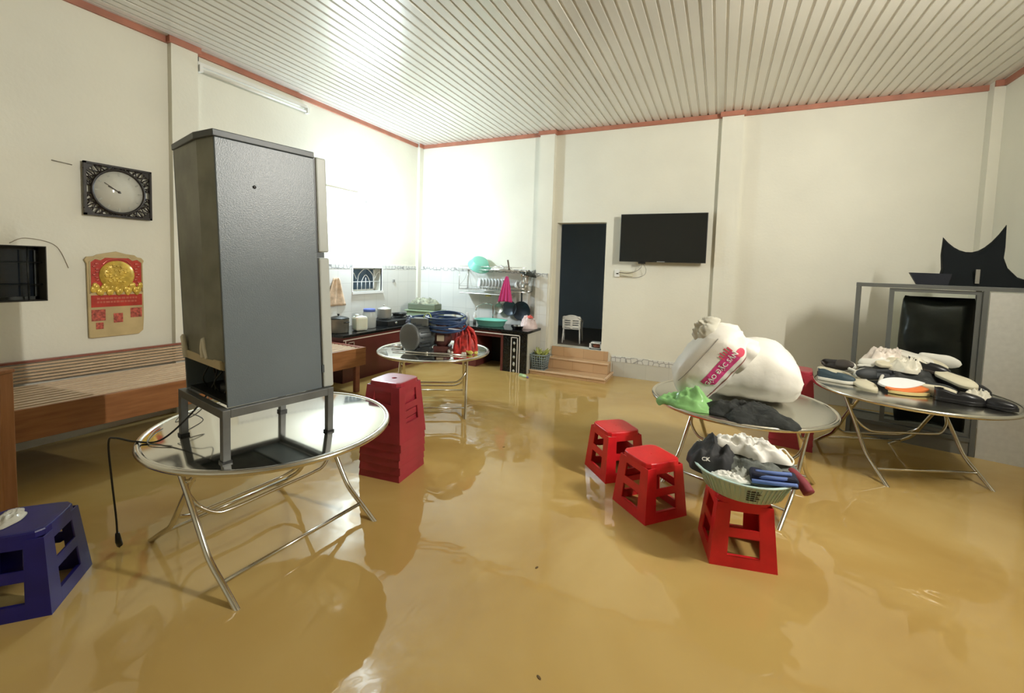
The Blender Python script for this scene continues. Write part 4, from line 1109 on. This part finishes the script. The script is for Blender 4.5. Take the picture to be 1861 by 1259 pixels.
# plain sack lying down
S2 = thing('rice_sack', 'plump plain white rice sack lying on its side on the round table', 'sack', (.225, 3.66, .778), R(-3), 'white rice sacks on the round table')
pb = pillow('s', .335, .25, .215, SACK, 3, .62, flat=-.175)
pb.v = [(x, y, z - .05 * max(0, (x / .345)) ** 2 * 0 + .02 * math.cos(x / .345 * 1.5)) for x, y, z in pb.v]
pb.v = [(x + .05 * max(0, x / .335 - .6) * 2.5 * max(0, -z / .2), y - .03 * max(0, x / .335 - .5) * 2 * max(0, -z / .2), z + .03 * math.exp(-((x - .10) / .14) ** 2) * max(0, z / .2)) for x, y, z in pb.v]
pb.obj('sack_body', SACK, S2)
# printed sack leaning over it
S1 = thing('rice_sack', 'printed white rice sack with a pink label leaning on the plain sack', 'sack', (-.035, 3.43, .875), 0, 'white rice sacks on the round table')
S1.rotation_euler = (R(14), R(-54), R(-2))
pb = pillow('p', .31, .17, .175, SACK, 8, .70, gather=.30)
sb = pb.obj('sack_body', SACK, S1)
crumple('tied_neck', CLEARBAG, (.17, .02, .13), .11, .10, .13, seed=31, ridge=7, parent=S1, irr=.2, amp=.55)
crumple('folded_end', SACK, (.17, -.02, -.16), .13, .12, .17, seed=33, ridge=4, parent=S1, amp=.6)
me = sb.data
bvh = BVHTree.FromPolygons([v.co.copy() for v in me.vertices], [list(p.vertices) for p in me.polygons])
def project(src, M_, material, name, parent, off=.003, d=Vector((0, 1, 0)), sub=0):
    """lay a flat print onto the front (-Y) side of the sack"""
    bm = bmesh.new(); bm.from_mesh(src)
    if sub: bmesh.ops.subdivide_edges(bm, edges=bm.edges, cuts=sub, use_grid_fill=True)
    for v in bm.verts:
        p = M_ @ v.co
        h = bvh.ray_cast(Vector((p.x, -1, p.z)), d)
        if h[0] is None: h = bvh.find_nearest(Vector((p.x, -.1, p.z)))
        v.co = h[0] + h[1] * off if h[0] is not None else p
    me2 = bpy.data.meshes.new(name); bm.to_mesh(me2); bm.free(); me2.materials.clear(); me2.materials.append(material)
    o = bpy.data.objects.new(name, me2); COL.objects.link(o); o.parent = parent
    return o
def flat_poly(pts, nx=14, nz=6):
    """grid filling a band between x-range and z-range given as (x0, x1, lower(x), upper(x))"""
    x0, x1, lo, up = pts; me_ = bpy.data.meshes.new('print'); vs = []; fs = []
    for i in range(nx + 1):
        x = x0 + (x1 - x0) * i / nx
        for j in range(nz + 1):
            z = lo(x) + (up(x) - lo(x)) * j / nz; vs.append((x, 0, z))
    for i in range(nx):
        for j in range(nz): a = i * (nz + 1) + j; fs.append((a, a + nz + 1, a + nz + 2, a + 1))
    me_.from_pydata(vs, [], fs); return me_
I4 = Matrix.Identity(4)
def lo_(x): return -.075 + (.04 * max(0, (-.055 - x) / .03) if x < -.055 else 0)
project(flat_poly((-.12, .17, lambda x: -.082 + (.06 * (-.08 - x) / .04 if x < -.08 else 0), lambda x: .004)), I4, PINK, 'pink_label', S1, .0025)
RXT = Matrix.Rotation(PI / 2, 4, 'X')
tm = text_mesh('GẠO ĐẶC SẢN', .044, 0, .001)
project(tm, Matrix.Translation((.035, 0, -.038)) @ RXT, WHITEC, 'label_lettering', S1, .0045)
tm = text_mesh('25', .075, 0, .002)
project(tm, Matrix.Translation((-.215, 0, -.075)) @ Matrix.Rotation(R(0), 4, 'Y') @ RXT, PINKR, 'weight_number', S1, .0035)
project(flat_poly((-.24, .20, lambda x: -.122, lambda x: -.115), 24, 1), I4, mat('brown stripe', (.30, .07, .06), .6), 'stripe', S1, .003)
project(flat_poly((-.22, .18, lambda x: .098, lambda x: .102), 24, 1), I4, mat('grey stripe', (.35, .33, .30), .6), 'stripe', S1, .003)
tm = text_mesh('●', .07, 0)
project(flat_poly((.165, .225, lambda x: -.06 - math.sqrt(max(0, .03 ** 2 - (x - .195) ** 2)), lambda x: -.06 + math.sqrt(max(0, .03 ** 2 - (x - .195) ** 2)))), I4, PINKR, 'round_emblem', S1, .003)
for k in range(5):
    project(flat_poly((.09 + .02 * k, .10 + .02 * k, lambda x: -.01, lambda x: .03 + .01 * (k % 2)), 3, 3), I4, PINKR, 'small_print', S1, .003)

o = crumple('green_plastic_bag', GREENBAG, (-.155, 3.20, ZT), .20, .14, .075, seed=12, ridge=6, rz=R(-20), peak=(.25, .0, .10, .8), irr=.3, drape=(T3[0], T3[1], .612))
tag(o, 'crumpled green plastic bag on the left of the rice sack table', 'bag')
o = crumple('black_garment', BLKCLOTH, (.20, 3.155, ZT), .25, .20, .085, seed=17, ridge=5, rz=R(-8), irr=.25, nr=30, na=90, drape=(T3[0], T3[1], .612))
tag(o, 'black garment crumpled over the table edge in front of the rice sacks', 'clothes')

# ------------------------------------------------------------------ basket of clothes
BK = thing('laundry_basket', 'pale mint plastic basket heaped with clothes on a red stool', 'basket', (.172, 2.64, .352))
B = MB()
prof = [(0, .0), (.17, .0), (.185, .006), (.235, .105), (.25, .112), (.252, .120), (.238, .120), (.225, .110), (.178, .014), (0, .010)]
B.lathe(prof, 48)
B.obj('body', MINTP, BK)
B = MB()
for k in range(60):
    a = 2 * PI * k / 60
    B.tube([(.190 * math.cos(a), .190 * math.sin(a), .010), (.237 * math.cos(a), .237 * math.sin(a), .104)], .0025, 5)
B.obj('ribs', MINTP, BK)
B = MB()
for k in range(5):
    z = .03 + k * .014; r_ = .185 + .50 * (z - .006) + .0035
    a0, a1 = R(-88), R(-75 + 4 * (k % 2)); B.tube([(r_ * math.cos(a0 + (a1 - a0) * q / 4), r_ * math.sin(a0 + (a1 - a0) * q / 4), z) for q in range(5)], .0025, 5)
B.obj('slots', DARK, BK)
bz = .352
o = crumple('grey_garment', GREYCLOTH, (.23, 2.67, bz + .085), .225, .165, .13, seed=41, ridge=4, rz=R(-12), irr=.08)
tag(o, 'grey garment filling the middle of the mint basket', 'clothes')
o = crumple('black_garment', mat('black knit', (.018, .018, .019), .7), (.02, 2.65, bz + .075), .13, .15, .17, seed=44, ridge=3, rz=R(20), peak=(.15, .5, .06, .9), irr=.15, amp=.6)
tag(o, 'black sports garment with white logo at the left of the mint basket', 'clothes')
me = o.data; bvh = BVHTree.FromPolygons([v.co.copy() for v in me.vertices], [list(p.vertices) for p in me.polygons])
tm = text_mesh('CK', .03, 0, .0008)
cm = bmesh.new(); cm.from_mesh(tm)
base = Vector((-.015, 2.60, bz + .115)); dn = Vector((-.02, .8, -.6)).normalized()
rt_ = Vector((1, .05, 0)).normalized(); up_ = rt_.cross(dn)
for v in cm.verts:
    p = base + rt_ * v.co.x + up_ * v.co.y
    h = bvh.ray_cast(p - dn * .3, dn)
    v.co = h[0] - dn * .004 if h[0] is not None else p
lm = bpy.data.meshes.new('logo'); cm.to_mesh(lm); cm.free(); lm.materials.clear(); lm.materials.append(WHITEC)
lo = bpy.data.objects.new('logo', lm); COL.objects.link(lo); lo.parent = o
o = crumple('white_garment', WHITEC, (.19, 2.69, bz + .175), .165, .10, .10, seed=47, ridge=6, rz=R(-14), irr=.35)
tag(o, 'white garment crumpled on top of the mint basket', 'clothes')
B = MB(); B.tube(bez([(.32, 2.70, bz + .20), (.36, 2.74, bz + .215), (.385, 2.70, bz + .20), (.40, 2.66, bz + .185), (.375, 2.62, bz + .175), (.33, 2.65, bz + .185)]), .004, 6)
B.obj('strap', WHITEC, o)
o = crumple('white_cloth', WHITEC, (.10, 2.50, bz + .095), .085, .035, .035, seed=52, ridge=6, rz=R(-8)); tag(o, 'small white cloth along the front rim of the mint basket', 'clothes')
o = crumple('grey_cloth', mat('light grey cloth', (.30, .31, .27), .8), (.17, 2.55, bz + .10), .07, .06, .05, seed=55, ridge=4, rz=R(-35)); tag(o, 'pale grey folded cloth right of the small white cloth in the basket', 'clothes')
BJ = thing('blue_garment', 'folded dark garment with soft blue edges at the basket front', 'clothes', (.295, 2.505, bz + .118), R(4))
for k in range(3):
    MB().tube(bez([(-.095 + .01 * k, -.025 + k * .02, .0 + k * .017), (0, -.04 + k * .02, .012 + k * .017), (.10 - .01 * k, -.02 + k * .02, .012 + k * .017)]), .0105, 8).obj('blue_edge', BLUEC, BJ)
MB().box((-.10, -.02, -.012), (.11, .08, .04)).obj('dark_fold', NAVY, BJ, bevel=.012)
MRG = MB().tube(bez([(.33, 2.70, bz + .155), (.385, 2.63, bz + .14), (.43, 2.575, bz + .115), (.455, 2.54, bz + .085)]), [.012 + .016 * min(1, q / 10) for q in range(25)], 10).obj('dark_red_garment', MAROONC)
tag(MRG, 'dark red sleeve hanging over the right rim of the mint basket', 'clothes')
o = crumple('tan_strap', mat('tan straps', (.45, .40, .28), .7), (-.04, 2.76, bz + .09), .06, .05, .09, seed=60, ridge=5); tag(o, 'tan straps at the back left of the mint basket', 'clothes')

# ------------------------------------------------------------------ shoes
CREAM = mat('cream sole', (.62, .57, .42), .6); OFFW = mat('off white sole', (.68, .66, .58), .55)
SH_D = mat('charcoal upper', (.030, .034, .036), .6); SH_N = mat('slate upper', (.035, .06, .075), .6)
SH_B = mat('black leather upper', (.010, .010, .012), .3); SH_G = mat('dark brown upper', (.05, .04, .032), .6); SH_W = mat('white rubber', (.76, .77, .76), .35)
SH_O = mat('orange rubber', (.70, .19, .05), .4); SH_GO = mat('pale gold rubber', (.62, .50, .22), .4)
def outline(q):     # half width of a sole along its length, q from heel 0 to toe 1
    return (.030 + .012 * math.sin(PI * min(1, q * 1.15) * .9 + .1) + .010 * math.exp(-((q - .70) / .18) ** 2)) * (1 - max(0, (q - .80) / .20) ** 2.2) ** .5 * (1 - max(0, (.12 - q) / .12) ** 2.2) ** .5
def make_shoe(label, up, so, low=False, name='shoe'):
    t = thing(name, label, 'shoe', group='shoes heaped on the table by the cabinet')
    L_ = .27; N = 22
    def ring(q, z, k=1): w = outline(q) * k; return w
    B = MB(); vs = []; fs = []
    m_ = N
    for zz, kk in ((0, .96), (.004, 1.03), (.022, 1.05), (.026, 1.0)):
        for i in range(N + 1):
            q = i / N; vs.append(((q - .5) * L_, outline(q) * kk, zz + .012 * max(0, q - .8) * 5 * .4))
        for i in range(N, -1, -1):
            q = i / N; vs.append(((q - .5) * L_, -outline(q) * kk, zz + .012 * max(0, q - .8) * 5 * .4))
    K = 2 * (N + 1)
    for r_ in range(3):
        for j in range(K): fs.append((r_ * K + j, r_ * K + (j + 1) % K, (r_ + 1) * K + (j + 1) % K, (r_ + 1) * K + j))
    fs.append(list(range(K))[::-1]); fs.append([3 * K + j for j in range(K)])
    B.add(vs, fs, True).obj('sole', so, t)
    # upper: toe box, open collar, heel
    B = MB(); vs = []; fs = []; A = 13
    for i in range(N + 1):
        q = i / N
        hgt = (.055 + .03 * math.exp(-((q - .12) / .2) ** 2) if not low else .045) * (1 - max(0, (q - .55) / .45) ** 2 * .55) * (1 - max(0, (q - .93) / .07) ** 2 * .8) * (1 if not low or q > .45 else .15)
        for j in range(A):
            a = PI * j / (A - 1)
            w = outline(q) * .98
            openq = .04 < q < .50
            c_ = math.cos(a); s_ = math.sin(a)
            y = w * math.copysign(abs(c_) ** .7, c_); z = .024 + hgt * abs(s_) ** .8
            if openq and abs(c_) < .62: z = .024 + hgt * (.25); y = w * c_ * .8
            vs.append(((q - .5) * L_ * .985, y, z))
    for i in range(N):
        for j in range(A - 1): fs.append((i * A + j, i * A + j + 1, (i + 1) * A + j + 1, (i + 1) * A + j))
    fs.append([j for j in range(A)]); fs.append([N * A + j for j in range(A)][::-1])
    u = B.add(vs, fs, True).obj('upper', up, t)
    return t
def place(o, loc, rz, rx=0, ry=0):
    o.location = loc; o.rotation_mode = 'XYZ'; o.rotation_euler = Matrix.Rotation(rz, 3, 'Z').to_4x4().to_euler()
    o.rotation_euler = (Matrix.Rotation(rz, 3, 'Z') @ Matrix.Rotation(ry, 3, 'Y') @ Matrix.Rotation(rx, 3, 'X')).to_euler()
U = PI
shoes = [
 # label, upper, sole, low, (x, y, z), rz, rx, ry
 ('slate shoe with a white sole at the left end of the shoe heap', SH_N, OFFW, False, (.97, 4.58, .602), -20, 0, 0),
 ('upturned cream sole above the slate shoe at the left end', SH_G, CREAM, False, (.98, 4.70, .665), -30, -165, 6),
 ('cream lined slip on shoe left of the white slipper', SH_G, CREAM, True, (1.12, 4.50, .640), -62, -160, 8),
 ('dark shoe standing on its heel at the back left of the heap', SH_G, OFFW, False, (1.06, 4.86, .685), -50, 60, -10),
 ('charcoal shoe with a white toe band behind the white slipper', SH_D, OFFW, False, (1.20, 4.62, .68), 200, -65, 0),
 ('cream soled shoe lying across behind the charcoal shoe', SH_D, OFFW, False, (1.28, 4.74, .70), -12, -100, 0),
 ('cream sandal next to the crumpled pale bag', CREAM, CREAM, True, (1.36, 4.74, .70), 30, 20, 0),
 ('dark shoe showing a long cream sole at the top of the heap', SH_B, OFFW, False, (1.52, 4.80, .79), -38, -158, 12),
 ('second upturned cream soled shoe leaning on the heap top', SH_N, CREAM, False, (1.60, 4.76, .765), -44, -160, 14),
 ('black shoe with a bright white sole edge behind the heap top', SH_B, OFFW, False, (1.70, 4.86, .765), -20, -100, 6),
 ('rounded black shoe below the upturned cream soles', SH_B, SH_G, False, (1.57, 4.66, .69), -30, 0, 6),
 ('long upturned beige sole running down the right of the heap', SH_B, CREAM, False, (1.68, 4.50, .69), -50, -155, 12),
 ('dark shoe with a dull beige sole under the black shoe', SH_D, CREAM, False, (1.53, 4.42, .640), -35, -60, 0),
 ('glossy black shoe in front of the long beige sole', SH_B, SH_B, False, (1.64, 4.32, .603), -15, 0, 0),
 ('glossy black shoe behind the long beige sole', SH_B, SH_B, False, (1.80, 4.62, .64), -48, 0, 12),
 ('black shoe tip at the right end of the shoe heap', SH_B, SH_B, True, (1.80, 4.30, .603), -42, 0, 0),
]
for lab, up, so, low, loc, rz, rx, ry in shoes:
    loc = (loc[0] - .045, loc[1] - .14, loc[2] + (.085 if loc[2] >= .69 else .03))
    place(make_shoe(lab, up, so, low), loc, R(rz), R(rx), R(ry))
for k, (p0, p1, where) in enumerate((((1.02, 4.52, .74), (1.12, 4.40, .665), 'at the left end of the shoe heap'), ((1.23, 4.46, .72), (1.19, 4.38, .665), 'just left of the white slipper'), ((1.10, 4.62, .755), (1.28, 4.56, .74), 'behind the charcoal shoe'))):
    a = Vector(p0); b = Vector(p1)
    tag(MB().tube(bez([a, (a + b) / 2 + Vector((0, -.01, .02)), b]), .012, 8).obj('sandal_strap', OFFW), 'short off white sandal strap sticking up ' + where, 'strap', 'shoes heaped on the table by the cabinet')
def slipper(label, name, m1, loc, rz, rx, ry, Lk=1.12):
    B = MB(); vs = []; fs = []; N = 24
    pts = [((i / N - .5) * .27 * Lk, .052 * math.sin(PI * (i / N) ** .8) ** .8) for i in range(N + 1)]
    ol = [(x, y) for x, y in pts] + [(x, -y) for x, y in pts[::-1][1:-1]]
    B.prism(ol, 0, .022)
    loc = (loc[0] - .045, loc[1] - .14, loc[2] + .03)
    o = B.obj(name, m1, bevel=.004); place(o, loc, R(rz), R(rx), R(ry)); tag(o, label, 'slipper', 'shoes heaped on the table by the cabinet'); return o
slipper('white pointed slipper sole lying on top of the orange one', 'slipper', SH_W, (1.345, 4.44, .665), 12, 38, -4, 1.15)
slipper('orange slipper under the white pointed one', 'slipper', SH_O, (1.375, 4.415, .635), 10, 26, -2, 1.05)
slipper('pale gold slipper at the bottom of the slipper pile', 'slipper', SH_GO, (1.385, 4.40, .605), 8, 0, 0, .98)
o = crumple('plastic_bag', mat('pale pinkish film', (.66, .58, .50), .35, noise_scale=14, noise_amt=.15), (1.315, 4.72, .79), .17, .12, .14, seed=71, ridge=6, irr=.25); tag(o, 'crumpled pale pinkish bag at the top left of the shoe heap', 'bag')
o = crumple('plastic_bag', mat('milky film', (.70, .66, .54), .3), (1.43, 4.56, .76), .13, .10, .12, seed=74, ridge=7, irr=.3, rz=R(-25)); tag(o, 'crumpled milky bag in the middle of the shoe heap', 'bag')
o = crumple('plastic_bag', mat('milky film', (.70, .66, .54), .3), (1.715, 4.24, .635), .07, .10, .10, seed=77, ridge=6, irr=.3, rz=R(30)); tag(o, 'crumpled milky bag near the right end of the shoe heap', 'bag')
o = crumple('dark_footwear_heap', mat('dark mixed cloth', (.03, .032, .03), .6), (1.40, 4.60, .631), .34, .24, .19, seed=80, ridge=4, irr=.15, rz=R(-15)); tag(o, 'dark bag lying under the shoe heap', 'bag')

# ------------------------------------------------------------------ cabinet
CB = thing('glass_cabinet', 'grey aluminium cabinet with a glass section and a pale panel door', 'cabinet', (2.03, 5.03, ZF), R(-14))
HC = 1.455 - ZF; dC = .37; cl, cr = -.865, .345
def post(x0, y0, w_=.035): MB().box((x0, y0, 0), (x0 + w_, y0 + w_, HC - .035)).obj('post', CABAL, CB, bevel=.002)
for x0, y0 in ((cl, 0), (cl, dC - .035), (-.02, 0), (-.02, dC - .035), (cr - .035, 0), (cr - .035, dC - .035)): post(x0, y0)
MB().box((cl, 0, HC - .035), (cr, .035, HC)).box((cl, dC - .035, HC - .035), (cr, dC, HC)).box((cl, .035, HC - .035), (cl + .035, dC - .035, HC)).box((cr - .035, .035, HC - .035), (cr, dC - .035, HC)).obj('top_frame', CABAL, CB, bevel=.002)
MB().box((cl + .035, .035, HC - .012), (cr - .035, dC - .035, HC)).obj('top_panel', mat('translucent top panel', (.4, .42, .38), .3), CB)
MB().box((cl + .035, .0, .18), (-.02, .03, .215)).box((cl + .035, dC - .035, .18), (-.02, dC, .215)).obj('low_rail', CABAL, CB)
MB().box((cl + .035, .01, .195), (-.021, dC - .01, .205)).obj('shelf', CABAL, CB)
MB().box((cl + .035, .012, .03), (-.021, dC - .01, .18)).obj('base_box', mat('dim grey base', (.16, .15, .12), .5), CB)
sd = MB().box((-.62, .018, .22), (-.585, .034, HC - .04)).box((-.055, .018, .22), (-.021, .034, HC - .04)).box((-.585, .018, .22), (-.055, .034, .25)).box((-.585, .018, HC - .07), (-.055, .034, HC - .04)).obj('sliding_door', CABAL, CB)
MB().box((-.585, .024, .25), (-.055, .028, HC - .07)).obj('pane', GLASS, sd)
MB().box((.02, .004, .03), (cr - .035, .02, HC - .045)).obj('panel_door', CABWH, CB)
MB().box((cl + .012, .05, .22), (cl + .016, dC - .04, HC - .04)).obj('side_pane', GLASS, CB)
# dark bundle inside
o = MB()
DB = pillow('d', .60, .23, .12, None, 5, .9)
DB.v = [(-.02 + y * 1.0, z * 1.0, x) for x, y, z in DB.v]
db = DB.obj('black_bag', mat('glossy black film', (.012, .013, .012), .28, bump=.5, bump_scale=9))
db.location = (1.83, 5.27, .75); db.rotation_euler.z = R(-14)
db.scale = (1.1, 1, 1)
tag(db, 'tall black plastic bag stored behind the glass of the cabinet', 'bag')

# black shape on top of the cabinet: a saddle of black sheet with two pointed horns, plus a low tray under it
BS = thing('black_seat_cover', 'black curved cover with two pointed corners on top of the cabinet', 'cover', (2.02, 5.19, 1.457), R(-14))
BS.scale = (.84, 1, 1.2)
# front outline along x; thickness in y
def top_z(x):
    q = (x + .06) / .26
    return .27 + .13 * abs(q) ** 2.2 + .03 * q
out = [(-.36, .0), (-.345, .05), (-.28, .08), (-.27, .13), (-.285, .24)]
top = [(-.28 + i * .045, 0) for i in range(11)]
top = [(x, .245 + .155 * abs((x + .07) / .21) ** 2 * (.72 if x < -.07 else .95)) for x, _ in top]
out += top[0:] + [(.172, .30), (.165, .22), (.20, .14), (.27, .075), (.35, .05), (.45, .045), (.45, 0)]
V = []; F = []; n = len(out)
for k, (yy, sc_) in enumerate(((-.03, .985), (-.055, .96), (.03, 1.0), (.09, .93), (.12, .80))):
    pass
B = MB(); layers = [(-.09, .72), (-.07, .88), (-.035, .97), (0, 1.0), (.03, 1.0), (.06, .95), (.09, .85)]
vs = []
for yy, s_ in layers:
    for x, z in out:
        bulge = 1 - min(1, z / .42)
        vs.append((x * (.9 + .1 * s_), yy * (.35 + .9 * bulge), z * s_ if z < .2 else z - (1 - s_) * .14))
fs = []
for k in range(len(layers) - 1):
    for j in range(n): fs.append((k * n + j, k * n + (j + 1) % n, (k + 1) * n + (j + 1) % n, (k + 1) * n + j))
fs.append(list(range(n))[::-1]); fs.append([(len(layers) - 1) * n + j for j in range(n)])
B.add(vs, fs).obj('shell', mat('matt black vinyl', (.006, .008, .009), .8, spec=.15), BS)
MB().box((-.03, -.125, .02), (.0, -.10, .12)).obj('grey_tab', mat('grey buckle', (.20, .19, .16), .5), BS)
BT2 = thing('black_tray', 'shallow black tray sticking out left under the black cover', 'tray', (1.73, 5.22, 1.457), R(-14))
MB().prism([(-.10, 0), (.10, 0), (.12, .10), (-.155, .105)], -.10, .08, axis=1).obj('body', mat('dark tray plastic', (.012, .014, .02), .5, spec=.25), BT2)

# specks of dirt floating on the water
random.seed(12)
specks = [(-.87, 4.05, 'between the doorway steps and the rice sack table'), (-.75, 2.0, 'in the open middle of the room'), (-.52, 1.45, 'nearest the camera at the bottom of the photo'), (-1.55, 3.25, 'to the right of the tall red stool stack')]
s0 = None
for k, (x, y, where) in enumerate(specks):
    if s0 is None:
        s0 = MB().ball((0, 0, 0), (.012, .006, .002), n=8, k=5).obj('leaf_scrap', mat('dark debris', (.12, .07, .02), .7)); o = s0
    else: o = s0.copy(); COL.objects.link(o)
    o.location = (x, y, .001); o.rotation_euler.z = k * 1.3
    tag(o, 'tiny dark scrap floating on the water ' + where, 'debris', 'scraps floating on the water')
